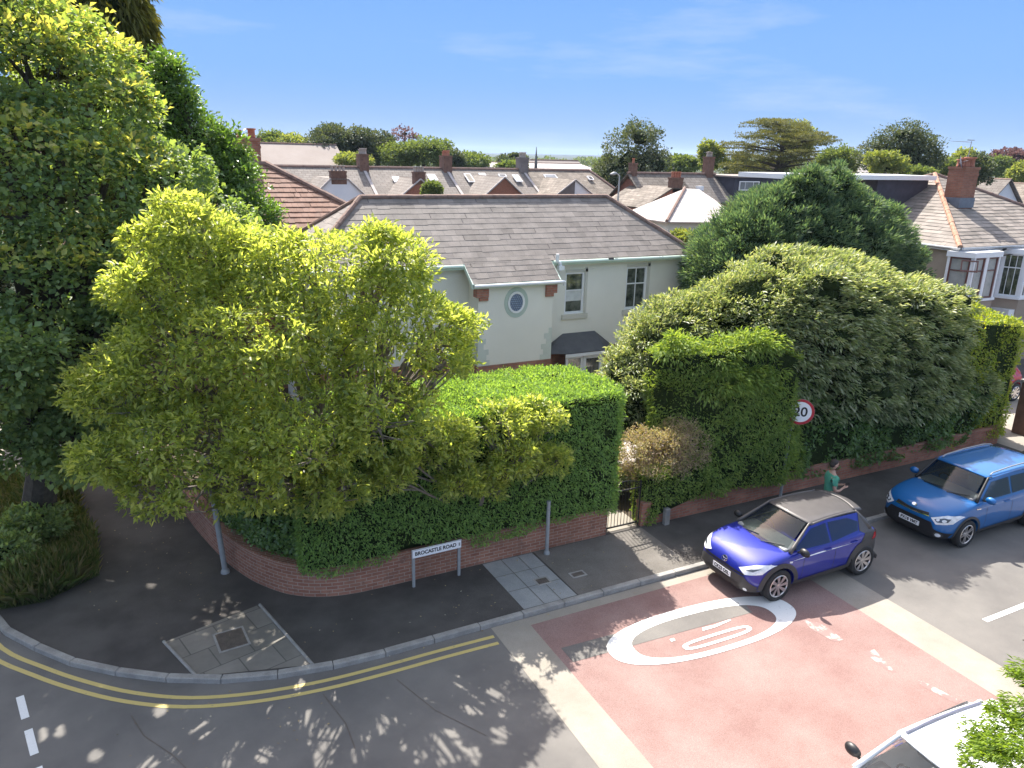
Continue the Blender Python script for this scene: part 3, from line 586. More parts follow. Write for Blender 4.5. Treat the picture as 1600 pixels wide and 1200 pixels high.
# ================================================================== BOUNDARY WALLS
arc=[(.0,21.5),(.3,19.4),(.62,17.6),(.86,16.5),(1.12,15.5),(1.35,14.85),(1.6,14.32),(1.97,13.78),(2.3,13.48),(2.7,13.27),(3.2,13.15),(3.9,13.12),(6,13.13),(9.22,13.13)]
def path_wall(name,line,z0,z1,th,mat,label,cap=None,group=None):
    L=[Vector(p) for p in line]; fine=[]
    for i in range(len(L)-1):
        p0=L[max(i-1,0)];p1=L[i];p2=L[i+1];p3=L[min(i+2,len(L)-1)]
        n=4 if len(line)>4 else 1
        for t in range(n):
            u=t/n; fine.append(.5*((2*p1)+(p2-p0)*u+(2*p0-5*p1+4*p2-p3)*u*u+(3*p1-p0-3*p2+p3)*u**3))
    fine.append(L[-1]); s=[0]
    for a,b in zip(fine,fine[1:]): s.append(s[-1]+(b-a).length)
    o1=[tuple(p) for p in fine]; o2=offs(o1,-th)
    root=empty(name,(*o1[len(o1)//2],0),0,label,'wall',group); ox,oy=o1[len(o1)//2]
    me=MB(); 
    for i in range(len(o1)-1):
        me.quad((o1[i][0]-ox,o1[i][1]-oy,z0),(o1[i+1][0]-ox,o1[i+1][1]-oy,z0),(o1[i+1][0]-ox,o1[i+1][1]-oy,z1),(o1[i][0]-ox,o1[i][1]-oy,z1))
    nf=len(o1)-1
    for i in range(nf):
        me.quad((o2[i+1][0]-ox,o2[i+1][1]-oy,z0),(o2[i][0]-ox,o2[i][1]-oy,z0),(o2[i][0]-ox,o2[i][1]-oy,z1),(o2[i+1][0]-ox,o2[i+1][1]-oy,z1))
    for a in (0,-1): me.quad((o1[a][0]-ox,o1[a][1]-oy,z0),(o2[a][0]-ox,o2[a][1]-oy,z0),(o2[a][0]-ox,o2[a][1]-oy,z1),(o1[a][0]-ox,o1[a][1]-oy,z1))
    b=me.build('brickwork',mat,root); uv=b.data.uv_layers[0]
    for k in range(2*nf):
        i=k if k<nf else k-nf; ss=(s[i],s[i+1],s[i+1],s[i]) if k<nf else (s[i+1],s[i],s[i],s[i+1]); zz=(z0,z0,z1,z1)
        for j,li in enumerate(b.data.polygons[k].loop_indices): uv.data[li].uv=(ss[j],zz[j])
    mc=MB(); q1,q2=offs(o1,.025),offs(o1,-th-.025)
    for i in range(len(q1)-1):
        A=[(q1[i][0]-ox,q1[i][1]-oy),(q1[i+1][0]-ox,q1[i+1][1]-oy),(q2[i+1][0]-ox,q2[i+1][1]-oy),(q2[i][0]-ox,q2[i][1]-oy)]
        mc.add([(x,y,z1+.002) for x,y in A]+[(x,y,z1+.07) for x,y in A],[(4,5,6,7),(0,1,5,4),(2,3,7,6),(0,4,7,3),(1,2,6,5)])
    mc.build('coping',cap or mat,root)
    return root
path_wall('garden_wall',arc[:10]+arc[10:],0,.72,.23,brickpale,'low weathered brick wall curving round the corner under the hedge and running to the gate')
path_wall('garden_wall',[(10.22,13.13),(15,13.13),(19.5,13.13),(24.0,13.13)],0,.62,.23,brick,'low red brick wall behind the parked blue cars, from gate to driveway')
# gate
G=empty('garden_gate',(9.72,13.2,KH),0,'black iron railing gate in the gap between the two hedges','gate')
mb=MB(); mb.box(-.45,.45,-.012,.012,.1,.135); mb.box(-.45,.45,-.012,.012,1.0,1.03); mb.box(-.47,-.44,-.015,.015,.03,1.2); mb.box(.44,.47,-.015,.015,.03,1.2)
mb.tube([(-.45+.9*t/12,0,1.14+.1*math.sin(math.pi*t/12)) for t in range(13)],.013,6); mb.build('frame',blackm,G)
for k in range(10):
    x=-.45+.9*(k+.5)/10; mb=MB(); mb.tube([(x,0,.1),(x,0,1.14+.1*math.sin(math.pi*(k+.5)/10))],.008,6); mb.build('bar',blackm,G)
# wood gate post / fences on the right by the driveway
def fence(name,x0,y0,x1,y1,h,label,gap=.0,bw=.09,mat=woodfence,cat='fence'):
    a,b=Vector((x0,y0)),Vector((x1,y1)); Ld=(b-a).length; u=(b-a).normalized(); ang=math.atan2(u.y,u.x)
    e=empty(name,(x0,y0,KH),ang,label,cat); mb=MB(); n=int(Ld/(bw+gap))
    for i in range(n):
        x=i*(bw+gap); mb.box(x,x+bw-.006,-.012,.012,.05,h+random.uniform(-.01,.01))
    mb.build('boards',mat,e); one('rail',mat,e,box=(0,Ld,.013,.05,.3,.38)); one('rail',mat,e,box=(0,Ld,.013,.05,h-.3,h-.22))
    for x in (0,Ld): one('post',mat,e,box=(x-.05,x+.05,.051,.13,0,h+.05))
    return e
fence('timber_fence',24.35,14.9,25.8,14.6,1.75,'tall brown timber fence with the red car showing over it')
fence('railing_fence',22.9,13.6,24.2,13.55,1.0,'low brown paling fence at the far end of the brick wall',gap=.07,bw=.06)
pp=empty('brick_gate_pier',(25.75,13.35,KH),0,'brown brick gate pier at the right edge beside the driveway','pier')
one('shaft',noisy('brown_brick',(.14,.075,.05),(.19,.105,.07),scale=7,rough=.9),pp,box=(-.24,.24,-.24,.24,0,1.75)); one('cap',kerbm,pp,box=(-.29,.29,-.29,.29,1.752,1.84),bevel=.02)
# ================================================================== POSTS AND SIGNS
def post(name,x,y,h,r,label,lean=(0,0),mat=greypost):
    e=empty(name,(x,y,KH),0,label,'post'); 
    mb=MB(); mb.tube([(0,0,-.02),(lean[0]*h,lean[1]*h,h)],r,14); mb.build('shaft',mat,e,smooth=False)
    mb=MB(); mb.lathe([(r*1.02,0),(r*1.7,.0),(r*1.6,.05),(r*1.02,.09)],14); mb.build('collar',mat,e)
    mb=MB(); mb.lathe([(r*1.12,h-.0),(r*1.12,h+.03),(.001,h+.045)],14,Matrix.Translation((lean[0]*h,lean[1]*h,0))); mb.build('cap',mat,e); return e
post('sign_post',1.07,15.0,2.9,.055,'bare grey post standing by the curved corner wall',(-.055,.0))
post('sign_post',7.54,12.93,1.25,.042,'slim grey post against the brick wall right of the street name sign',(0,0))
cp=empty('stub_post',(10.86,13.0,KH),0,'short square concrete post against the wall right of the gate','post'); one('shaft',kerbm,cp,box=(-.07,.07,-.06,.06,-.02,.42),bevel=.015); one('plate',steel,cp,box=(-.05,.05,-.066,-.061,.25,.36))
def text(body,size,mat,name,parent,loc,rot,ext=.001,sx=1,align='CENTER',bold=.0):
    cu=bpy.data.curves.new(name,'FONT'); cu.body=body; cu.size=size; cu.extrude=ext; cu.align_x=align; cu.align_y='CENTER'; cu.offset=bold
    t=bpy.data.objects.new(name,cu); scene.collection.objects.link(t); bpy.context.view_layer.update()
    me=bpy.data.meshes.new_from_object(t.evaluated_get(bpy.context.evaluated_depsgraph_get())); bpy.data.objects.remove(t)
    me.materials.clear(); me.materials.append(mat)
    o=bpy.data.objects.new(name,me); link(o,parent); o.location=loc; o.rotation_euler=rot; o.scale=(sx,1,1); return o
inkm=plain('sign_black',(.012,.012,.014),rough=.6); redp=plain('sign_red',(.45,.02,.035),rough=.45); signw=plain('sign_white',(.82,.83,.85),rough=.4,var=.02)
S=empty('street_name_sign',(4.93,12.87,KH),R(1.5),'white street name plate on two short grey legs in front of the brick wall','sign')
mb=MB(); mb.box(-.54,.54,-.022,0,.66,.85); mb.build('plate',signw,S,bevel=.004)
one('border',inkm,S,boxes=[(-.535,.535,-.0245,-.0225,.664,.669),(-.535,.535,-.0245,-.0225,.841,.846),(-.535,-.530,-.0245,-.0225,.669,.841),(.530,.535,-.0245,-.0225,.669,.841)])
text('BROCASTLE ROAD',.112,inkm,'lettering',S,(-.03,-.024,.755),(R(90),0,0),sx=.945,bold=.0035)
one('shield',steel,S,boxes=[(.475,.505,-.0245,-.0225,.72,.79)])
for x in (-.5,.5):
    one('leg',greypost,S,box=(x-.028,x+.028,.001,.045,-.02,.83))
SP=empty('speed_limit_sign',(14.45,12.88,KH),0,'round red ringed 20 speed limit sign on a post, half grown over by the hedge','sign')
mb=MB(); mb.tube([(0,0,-.02),(.02,0,2.75)],.04,12); mb.build('pole',greypost,SP)
face=Vector((-14.6,-12.9,6.2)).normalized(); face=Vector((-.62,-.76,.14)).normalized()
ang=math.atan2(face.y,face.x)+math.pi/2
sf=empty('x',(0,0,0)); bpy.data.objects.remove(sf)
MS=Matrix.Translation((.07,-.2,2.47))@Matrix.Rotation(ang,4,'Z')@Matrix.Rotation(R(90),4,'X')
def disc(mb,r0,r1,z0,z1,n=48):
    if r0<=0: mb.lathe([(.0005,z0),(r1,z0),(r1,z1),(.0005,z1)],n,MS)
    else: mb.lathe([(r0,z0),(r1,z0),(r1,z1),(r0,z1),(r0,z0)],n,MS)
mb=MB(); disc(mb,0,.335,-.012,.0); mb.build('backing_disc',steel,SP)
mb=MB(); disc(mb,0,.27,.001,.004); mb.build('white_disc',signw,SP)
mb=MB(); disc(mb,.265,.33,.0015,.006); mb.build('red_ring',redp,SP)
t=text('20',.34,inkm,'numerals',SP,(0,0,0),(0,0,0),ext=.001,bold=.006); t.matrix_local=MS@Matrix.Translation((0,-.005,.006))
lp=empty('street_lamp',(30.1,44,0),0,'tall thin street lamp seen above the roof beside the big round tree','street lamp')
mb=MB(); mb.tube([(0,0,0),(0,0,3),(0,0,7.25)],[.11,.08,.05],8); mb.tube([(0,0,7.2),(-.15,0,7.35),(-.35,-.05,7.38)],.04,6); mb.build('column',steel,lp); mb=MB(); mb.tube([(-.3,-.05,7.4),(-.55,-.1,7.38),(-.85,-.15,7.33)],[.06,.12,.05],8); mb.build('lamp_head',steel,lp)
# ================================================================== RIGHT HAND HOUSE
def place(mb,x,y): return off(mb,x,y)
RH=empty('bay_fronted_house',(36.7,25.85,0),0,'taupe house with a grey slate hipped roof, big brick chimney and white bay windows','house')
cx,cy=36.7,25.85
ap=(0,0,8.0); c1=(30.83-cx,20-cy,5.22); c2=(42.57-cx,20-cy,5.22); c3=(42.57-cx,31.7-cy,5.22); c4=(30.83-cx,31.7-cy,5.22)
roof_plane('slate_roof',slatelight,RH,c1,c2,ap,ap,course=.3,sw=.55,lip=.016,jit=.01); roof_plane('slate_roof',slatelight,RH,c4,c1,ap,ap,course=.3,sw=.55,lip=.016,jit=.012)
roof_plane('slate_roof',slatelight,RH,c2,c3,ap,ap,course=.5,sw=.8); roof_plane('slate_roof',slatelight,RH,c3,c4,ap,ap,course=.5,sw=.8)
mb=MB(); 
for a,b in ((c1,c2),(c2,c3),(c3,c4),(c4,c1)): mb.quad((a[0],a[1],a[2]-.03),(b[0],b[1],b[2]-.03),(0,0,7.96))
mb.quad(*[(a[0],a[1],a[2]-.03) for a in (c1,c2,c3,c4)]); mb.build('roof_deck',charcoal,RH)
ridge_tiles('hip_tiles',ridgeor,RH,c1,ap,r=.11,seg=.35); ridge_tiles('hip_tiles',ridgem,RH,ap,c2,r=.1); ridge_tiles('hip_tiles',ridgem,RH,c4,ap,r=.1)
one('wall',rendertaupe,RH,box=(31.1-cx,42.3-cx,20.3-cy,31.4-cy,0,5.15))
one('fascia',whitep,RH,boxes=[(30.85-cx,42.5-cx,20.0-cy,20.03-cy,5.05,5.2),(30.85-cx,30.88-cx,20.028-cy,31.6-cy,5.05,5.2)])
mb=MB(); mb.tube([(30.8-cx,19.93-cy,5.17),(42.6-cx,19.93-cy,5.15)],.06,8); mb.tube([(30.78-cx,19.93-cy,5.17),(30.78-cx,31.6-cy,5.15)],.06,8); mb.build('gutter',steel,RH)
def bay(x0,x1,y1,yw,z0,z1,dep,nwin,fm,ext):
    """canted bay: glazing all round; returns nothing"""
    A,B,Cc,D=Vector((x0,yw,0)),Vector((x0+dep,y1,0)),Vector((x1-dep,y1,0)),Vector((x1,yw,0))
    o=Vector((cx,cy,0)); mb=MB(); P=[(p.x-cx,p.y-cy) for p in (A,B,Cc,D)]
    ctr=Vector(((x0+x1)/2,yw,0)); big=[((p-ctr)*1.08+ctr-o) for p in (A,B,Cc,D)]
    mb.prism([(p.x,p.y) for p in big],z0-.1,z0-.002); mb.prism([(p.x,p.y) for p in big],z1+.002,z1+.22); b=mb.build('bay_window',whitep,RH)
    mb=MB(); mb.prism(P,0,z0-.1); mb.build('bay_wall',rendertaupe,b)
    for a,c,n in ((A,B,1),(B,Cc,nwin),(Cc,D,1)):
        L_=(c-a).length; u=(c-a).normalized(); inn_=Vector((-u.y,u.x,0)); mb=MB()
        Mx=Matrix((u,inn_,Vector((0,0,1)))).transposed().to_4x4(); Mx.translation=a-o
        for k in range(n+1):
            x=L_*k/n; mb.box(max(0,x-.1),min(L_,x+.1),-.03,.1,z0,z1,Mx)
        mb.build('mullion',whitep,b)
        for k in range(n):
            w=L_/n-.2; window(b,a+u*(L_*k/n+.1)-o+Vector((0,0,z0)),u,w,z1-z0,fm,winglass if ext else MATS['curtain_glass'],bars=(.68,),vbars=(.33,.66) if ext else (),fw=.07,inn=inn_)
    return b
noisy('curtain_glass',(.30,.31,.30),(.42,.43,.41),scale=2,rough=.25,spec=.6)
b1=bay(30.6,33.25,19.45,20.3,3.12,4.85,.45,2,oxide,False)
# an open top light
mb=MB(); M_=Matrix.Translation((30.7-cx,19.75-cy,4.75))@Matrix.Rotation(R(-52),4,'Z')@Matrix.Rotation(R(-28),4,'X')
mb.box(0,.62,-.03,0,-.5,-.44,M_);mb.box(0,.62,-.03,0,-.05,0,M_);mb.box(0,.05,-.03,0,-.44,-.05,M_);mb.box(.57,.62,-.03,0,-.44,-.05,M_); mb.build('open_vent',oxide,b1)
b2=bay(34.3,38.0,19.45,20.3,3.0,4.85,.45,3,whitep,True)
one('ground_floor_bay',whitep,RH,boxes=[(34.3-cx,38-cx,19.5-cy,20.3-cy,1.9,2.45)]); window(RH,(34.5-cx,19.48-cy,.7),(1,0,0),1.4,1.2,whitep,winglass,vbars=(.33,.66),bars=(.5,))
mb=MB(); mb.tube([(33.9-cx,19.95-cy,5.1),(33.35-cx,20.15-cy,4.75),(33.32-cx,20.2-cy,4.6),(33.32-cx,20.2-cy,.1)],.05,8); mb.tube([(33.35-cx,20.1-cy,4.72),(35.0-cx,19.9-cy,4.9)],.03,6); mb.build('downpipe',blackm,RH)
chimney(RH,34.45-cx,35.45-cx,22.8-cy,23.6-cy,6.5,8.3,chimbrick,[(.18,.9),(.5,1.1),(.82,1.2)],terracotta,ph=.36,pr=.21)
one('flashing',leadm,RH,boxes=[(34.41-cx,35.49-cx,22.76-cy,23.64-cy,6.6,7.05)])
# dormer behind
one('dormer',charcoal,RH,box=(31.8-cx,35.4-cx,25.2-cy,27.6-cy,5.0,7.74)); one('dormer_roof',whitep,RH,boxes=[(25.6-cx,35.7-cx,25.0-cy,27.8-cy,7.743,7.95)])  # dormer wall coloured dark for the shade on its face
mb=MB(); mb.tube([(0,0,0),(.06,0,1.25)],.018,6); mb.tube([(.1,0,1.2),(-1.35,.02,1.22)],.008,5); mb.tube([(-.25,0,1.3),(.25,0,1.3)],.02,5)
for k in range(9): x=-1.3+k*.14; mb.tube([(x,-.12,1.22),(x,.12,1.22)],.004,4)
e=mb.build('tv_aerial',steel,RH,loc=(35.2-cx,23.3-cy,8.3))
mb=MB(); MD=Matrix.Rotation(R(35),4,'Z')@Matrix.Rotation(R(75),4,'X'); mb.lathe([(.001,0),(.15,.015),(.3,.06),(.3,.066),(.15,.022),(.001,.008)],24,MD); mb.tube([(0,0,0),(.05,-.35,.1)],.012,5); mb.tube([(0,0,0),(.15,.2,-.4)],.02,5); mb.build('satellite_dish',plain('dish_grey',(.12,.12,.16)),RH,loc=(34.4-cx,23.1-cy,8.6))
# ================================================================== LEFT HAND NEIGHBOUR
ax,ay,az=5.24,32.29,7.87; sl2=.57; dd_=5.2
LH=empty('tiled_roof_house',(ax,ay,0),0,'house behind with a brown ridged tile roof and dark brick chimney','house')
rl=(-3.2,0,az); q1=(-3.2-dd_,-dd_,az-sl2*dd_); q2=(dd_,-dd_,az-sl2*dd_); q3=(dd_,dd_,az-sl2*dd_); q4=(-3.2-dd_,dd_,az-sl2*dd_); ra=(0,0,az)
# small front hip that faces the camera side
roof_plane('tile_roof',pantile,LH,q1,q2,ra,rl,course=.34,sw=.23,lip=.03,jit=.008); roof_plane('tile_roof',pantile,LH,q2,q3,ra,ra,course=.34,sw=.3,lip=.04); roof_plane('tile_roof',pantile,LH,q4,q1,rl,rl,course=.34,sw=.3,lip=.04); roof_plane('tile_roof',pantile,LH,q3,q4,rl,ra,course=.5,sw=.5)
mb=MB(); mb.quad(*[(a[0],a[1],a[2]-.05) for a in (q1,q2,ra,rl)]); mb.quad(*[(a[0],a[1],a[2]-.05) for a in (q2,q3,ra)]); mb.quad(*[(a[0],a[1],a[2]-.05) for a in (q1,q2,q3,q4)]); mb.build('roof_deck',charcoal,LH)
for a,b in ((rl,ra),(ra,q2),(ra,q3),(rl,q1)): ridge_tiles('ridge_tiles',ridgem,LH,a,b,r=.12,seg=.4,lift=.03)
one('wall',brick,LH,box=(-3.2-dd_+.3,dd_-.3,-dd_+.3,dd_-.3,0,az-sl2*dd_-.04))
chimney(LH,-1.15,-.15,.0,.75,7.3,8.75,brick,[(.25,.8),(.75,1.0)],terracotta,ph=.35,pr=.17); one('flashing',leadm,LH,boxes=[(-1.2,-.1,-.05,.8,7.75,7.95)])
# ================================================================== TERRACE BEHIND
TY,TZ,EZt=62.,7.12,4.9
units=[(3.6,10.8,slatefar),(10.8,17.6,slatefar),(17.6,24.75,slatefar),(24.75,32.0,slatefar),(32.0,40.2,slatefar2)]
names=['terraced house at the left end with a plain slate roof and small pot','terraced house with a white rendered rear gable','terraced house with a brick rear gable left of the middle chimney','terraced house with five roof windows above a brick gable','mottled slate end house with a hipped right end']
def gable(parent,xc,hw,y0,z_e,z_a,mat,rm,flat=0,chim=None,cmat=None,npots=4,split=None):
    """rear outrigger: gable wall facing the camera side, ridge running back into the main roof"""
    n=len(parent.name); mb=MB()
    L=TY-y0
    g=[(xc-hw,-L,0),(xc+hw,-L,0),(xc+hw,-L,z_e),(xc+flat,-L,z_a),(xc-flat,-L,z_a),(xc-hw,-L,z_e)]
    mb.quad(*g); mb.quad((xc-hw,-L,0),(xc-hw,-L,z_e),(xc-hw,-1,z_e),(xc-hw,-1,0)); mb.quad((xc+hw,-L,0),(xc+hw,-1,0),(xc+hw,-1,z_e),(xc+hw,-L,z_e))
    w=mb.build('gable_wall',mat,parent)
    if split:
        one('render_panel',split,w,quads=[((xc,-L-.02,0),(xc+hw,-L-.02,0),(xc+hw,-L-.02,z_e),(xc,-L-.02,z_a))])
    mb=MB(); k=.12
    mb.quad((xc-hw-k,-L-k,z_e-k*.4),(xc-flat,-L-k,z_a+.03),(xc-flat,-.3,z_a+.03),(xc-hw-k,-.3,z_e-k*.4)); mb.quad((xc+hw+k,-L-k,z_e-k*.4),(xc+flat,-L-k,z_a+.03),(xc+flat,-.3,z_a+.03),(xc+hw+k,-.3,z_e-k*.4)); 
    if flat: mb.quad((xc-flat,-L-k,z_a+.031),(xc+flat,-L-k,z_a+.031),(xc+flat,-.3,z_a+.031),(xc-flat,-.3,z_a+.031))
    r=mb.build('gable_roof',rm,parent,solid=.05)
    mb=MB(); mb.tube([(xc-hw-k,-L-k,z_e-.02),(xc-flat,-L-k,z_a+.06)],.06,5); mb.tube([(xc+hw+k,-L-k,z_e-.02),(xc+flat,-L-k,z_a+.06)],.06,5); mb.build('verge',palefar,r)
    if chim: chimney(parent,xc-chim,xc+chim,-L-.02,-L+.6,z_a-.35,z_a+.45,cmat,[((i+.5)/npots,.9) for i in range(npots)],potgrey,ph=.42,pr=.13)
for i,(x0,x1,rm) in enumerate(units):
    e=empty('terraced_house',(x0,TY,0),0,names[i],'house','row of terraced houses behind'); w=x1-x0; hipr=1.2 if i==4 else 0
    one('wall',brickfar if i!=1 else whiter,e,box=(0,w,-4,6,0,EZt))
    mb=MB(); mb.quad((0,-4.2,EZt-.05),(w+hipr*.4,-4.2,EZt-.05),(w-hipr,0,TZ),(0,0,TZ)); mb.quad((w,6,EZt-.05),(0,6,EZt-.05),(0,0,TZ),(w-hipr,0,TZ)); 
    if hipr: mb.quad((w+.4,-4.2,EZt-.05),(w+.4,6,EZt-.05),(w-hipr,0,TZ))
    r=mb.build('roof',rm,e,solid=.1); mb=MB(); mb.tube([(0,0,TZ+.03),(w-hipr,0,TZ+.03)],.13,6); mb.build('ridge',ridgem,r)
    if hipr: 
        mb=MB(); mb.tube([(w-hipr,0,TZ+.03),(w+.45,-4.2,EZt)],.11,6); mb.build('hip_ridge',ridgem,r)
    if i<4:
        pots=[(.2,.8),(.4,1),(.6,.9),(.8,1)]; cm=[stonechim,chimdark,chimdark,stonechim][i]
        if i==0: chimney(e,w-5.2,w-4.8,-.3,.3,6.4,7.7,brickfar,[(.5,.8)],potgrey)
        if i>0:
            z=1.3; mb=MB(); chimney(e,w-.36,w+.36,-.55,.55,6.3,8.05,cm,pots,terracotta if i==2 else potgrey,ph=.45,pr=.15)
            one('roof_verge',palefar,e,quads=[((w-.12,-4.2,EZt+.04),(w+.12,-4.2,EZt+.04),(w+.12,-.56,6.9),(w-.12,-.56,6.9))])
def gablefor(idx): return [o for o in bpy.data.objects if o.name.startswith('terraced_house')][idx]
hs=sorted([o for o in bpy.data.objects if o.name.startswith('terraced_house')],key=lambda o:o.location.x)
gable(hs[1],14.0-10.8,2.6,55.5,4.55,6.45,whiter,slatefar,flat=.6,chim=.55,cmat=chimdark); one('gable_window',blackm,hs[1],box=(14.0-10.8-.9+.1,14.0-10.8-.1,-6.53,-6.5,4.9,5.2))
gable(hs[2],20.1-17.6,2.1,55.5,4.75,6.45,brickfar,slatefar,chim=.42,cmat=chimdark)
gable(hs[3],27.1-24.75,1.75,55.5,5.2,6.65,brickfar,slatefar); gable(hs[4],33.6-32.0,2.05,55.5,5.1,6.5,stonechim,slatefar2,split=whiter)
def skylight(e,x,v,w,h,frame=blackm,glass=None):
    """roof window on the front slope: v = distance up from the eave"""
    s=math.atan2(TZ-EZt+.05,4.2); M_=Matrix.Translation((x,-4.2,EZt-.05))@Matrix.Rotation(s,4,'X')
    mb=MB(); mb.box(0,w,v,v+h,.12,.2,M_); f=mb.build('roof_window',frame,e); mb=MB(); mb.box(.08,w-.08,v+.08,v+h-.08,.201,.215,M_); mb.build('pane',glass or skyglass,f)
skyglass=noisy('skylight_glass',(.55,.6,.65),(.75,.78,.8),scale=2,rough=.15)
skydark=noisy('skylight_dark',(.16,.17,.18),(.22,.24,.26),scale=2,rough=.1)
for idx,x,v,w,h,g in ((2,1.9,2.3,.75,.8,skyglass),(2,5.0,2.6,.7,.95,skyglass),(3,1.2,2.4,.6,1.3,MATS['buff_concrete']),(3,2.6,2.9,.6,.9,skyglass),(3,4.4,3.3,.7,.4,blackm),(3,5.7,2.5,.6,1.1,skyglass),(4,1.6,2.6,1.2,1.1,skydark),(4,6.0,2.9,.5,.6,blackm)): skylight(hs[idx],x,v,w,h,whitep,g)
one('warehouse',plainfar,None,box=(0,1,0,1,0,1)); bpy.data.objects.remove(bpy.data.objects['warehouse'])
def simplehouse(name,label,cat,x0,x1,y0,y1,ze,zr,wm,rm,ridge='x',hip=0,group=None,over=.3):
    cxx,cyy=(x0+x1)/2,(y0+y1)/2; e=empty(name,(cxx,cyy,0),0,label,cat,group); a,b=(x1-x0)/2,(y1-y0)/2
    mb=MB(); mb.box(-a,a,-b,b,0,ze)
    if not hip:
        if ridge=='x': mb.quad((-a,-b,ze),(-a,b,ze),(-a,0,zr)); mb.quad((a,-b,ze),(a,0,zr),(a,b,ze))
        else: mb.quad((-a,-b,ze),(0,-b,zr),(a,-b,ze)) ; mb.quad((-a,b,ze),(a,b,ze),(0,b,zr))
    mb.build('wall',wm,e); A,B=a+over,b+over; s=ze-.05-over*.3; mb=MB(); z=s; h=hip
    if ridge=='x':
        mb.quad((-A,-B,z),(A,-B,z),(A-h,0,zr+.05),(-A+h,0,zr+.05)); mb.quad((A,B,z),(-A,B,z),(-A+h,0,zr+.05),(A-h,0,zr+.05))
        if h: mb.quad((-A,B,z),(-A,-B,z),(-A+h,0,zr+.05)); mb.quad((A,-B,z),(A,B,z),(A-h,0,zr+.05))
    else:
        mb.quad((-A,-B,z),(-A,B,z),(0,B-h,zr+.05),(0,-B+h,zr+.05)); mb.quad((A,B,z),(A,-B,z),(0,-B+h,zr+.05),(0,B-h,zr+.05))
        if h: mb.quad((-A,-B,z),(A,-B,z),(0,-B+h,zr+.05))
    r=mb.build('roof',rm,e,solid=.08); mb=MB(); mb.tube([(-A+h,0,zr+.09),(A-h,0,zr+.09)] if ridge=='x' else [(0,-B+h,zr+.09),(0,B-h,zr+.09)],.1,6); mb.build('ridge',ridgem,r)
    return e
simplehouse('warehouse','long plain brown roofed building beyond the left end of the terrace','building',8.6,22.0,84,94,6.4,8.85,brickfar,plainfar)
simplehouse('flat_roofed_building','low pale roofed building beyond the right end of the terrace','building',50,72,112,124,6.2,6.9,whiter,palefar)
# mast
ms=empty('mast',(56.0,104,0),0,'thin dark spire on the skyline above the pale roof','mast'); mb=MB(); mb.tube([(0,0,0),(0,0,6.6),(0,0,9.5)],[.35,.25,.03],6); mb.build('shaft',stonechim,ms); mb=MB(); mb.tube([(-.25,0,7),(.25,0,7)],.05,5); mb.build('crossbar',stonechim,ms)
# brick houses right of centre
BH=simplehouse('brick_house','red brick house with a pale tiled roof and two small windows in its gable','house',35.2,39.6,47.5,52.5,5.3,7.2,brickfar,slatefar2)
bx,byy=37.4,50
gx=35.85-bx; Lg=45.0-byy
mb=MB(); mb.quad((gx-2.9,Lg,0),(gx+2.9,Lg,0),(gx+2.9,Lg,4.75),(gx+.55,Lg,6.35),(gx-.55,Lg,6.35),(gx-2.9,Lg,5.1)); mb.quad((gx-2.9,Lg,0),(gx-2.9,Lg,5.1),(gx-2.9,0,5.1),(gx-2.9,0,0)); mb.build('gable_wall',brickfar,BH)
mb=MB(); mb.quad((gx-3.05,Lg-.1,5.05),(gx-.55,Lg-.1,6.4),(gx-.55,0,6.4),(gx-3.05,0,5.05)); mb.quad((gx+3.05,Lg-.1,4.7),(gx+.55,Lg-.1,6.4),(gx+.55,0,6.4),(gx+3.05,0,4.7)); mb.quad((gx-.55,Lg-.1,6.4),(gx+.55,Lg-.1,6.4),(gx+.55,0,6.4),(gx-.55,0,6.4)); mb.build('gable_roof',slatefar2,BH,solid=.08)
chimney(BH,gx-.4,gx+.45,Lg,Lg+.6,6.1,7.0,chimdark,[(.12,.9),(.37,.9),(.63,.9),(.88,.9)],terracotta,ph=.45,pr=.12)
for px_,w_,h_ in ((gx-2.15,.62,.95),(gx-.5,.45,.8)): window(BH,(px_,Lg-.04,4.0),(1,0,0),w_,h_,whitep,skydark)
window(BH,(-3.6,-2.54,3.9),(1,0,0),1.0,1.5,whitep,skydark,vbars=(.5,)); chimney(BH,-2.2,-1.8,-.3,.3,6.8,7.9,chimdark,[(.5,1)],terracotta)
B2=simplehouse('brick_house','adjoining house with a brown slate roof and small white roof light','house',39.65,43.3,47.5,52.5,5.3,7.2,brickfar,slatefar); chimney(B2,1.0,1.6,-.35,.35,6.6,8.5,chimdark,[(.2,.9),(.5,1),(.8,.9)],potgrey,ph=.4,pr=.14); one('roof_light',whitep,B2,box=(-.9,-.4,-1.7,-1.3,6.05,6.4))
D2=empty('dormered_house',(47,49.5,0),0,'house with a dark boxed flat dormer and a white three pane window','house'); one('wall',brickfar,D2,box=(-3.6,3.5,-2,3,0,5)); one('dormer',charcoal,D2,box=(-3.5,3.4,-1.9,3,5.003,7.1)); one('dormer_roof',plainfar,D2,box=(-3.7,3.6,-2.1,3.2,7.103,7.22)); window(D2,(-3.0,-1.98,6.1),(1,0,0),2.1,.72,whitep,skydark,vbars=(.3,.7)); 
mb=MB(); mb.quad((-3.6,-2.3,4.95),(-3.5,-2.3,4.95),(-3.5,.5,6.9),(-3.6,.5,6.9)); mb.build('verge',palefar,D2,solid=.05)
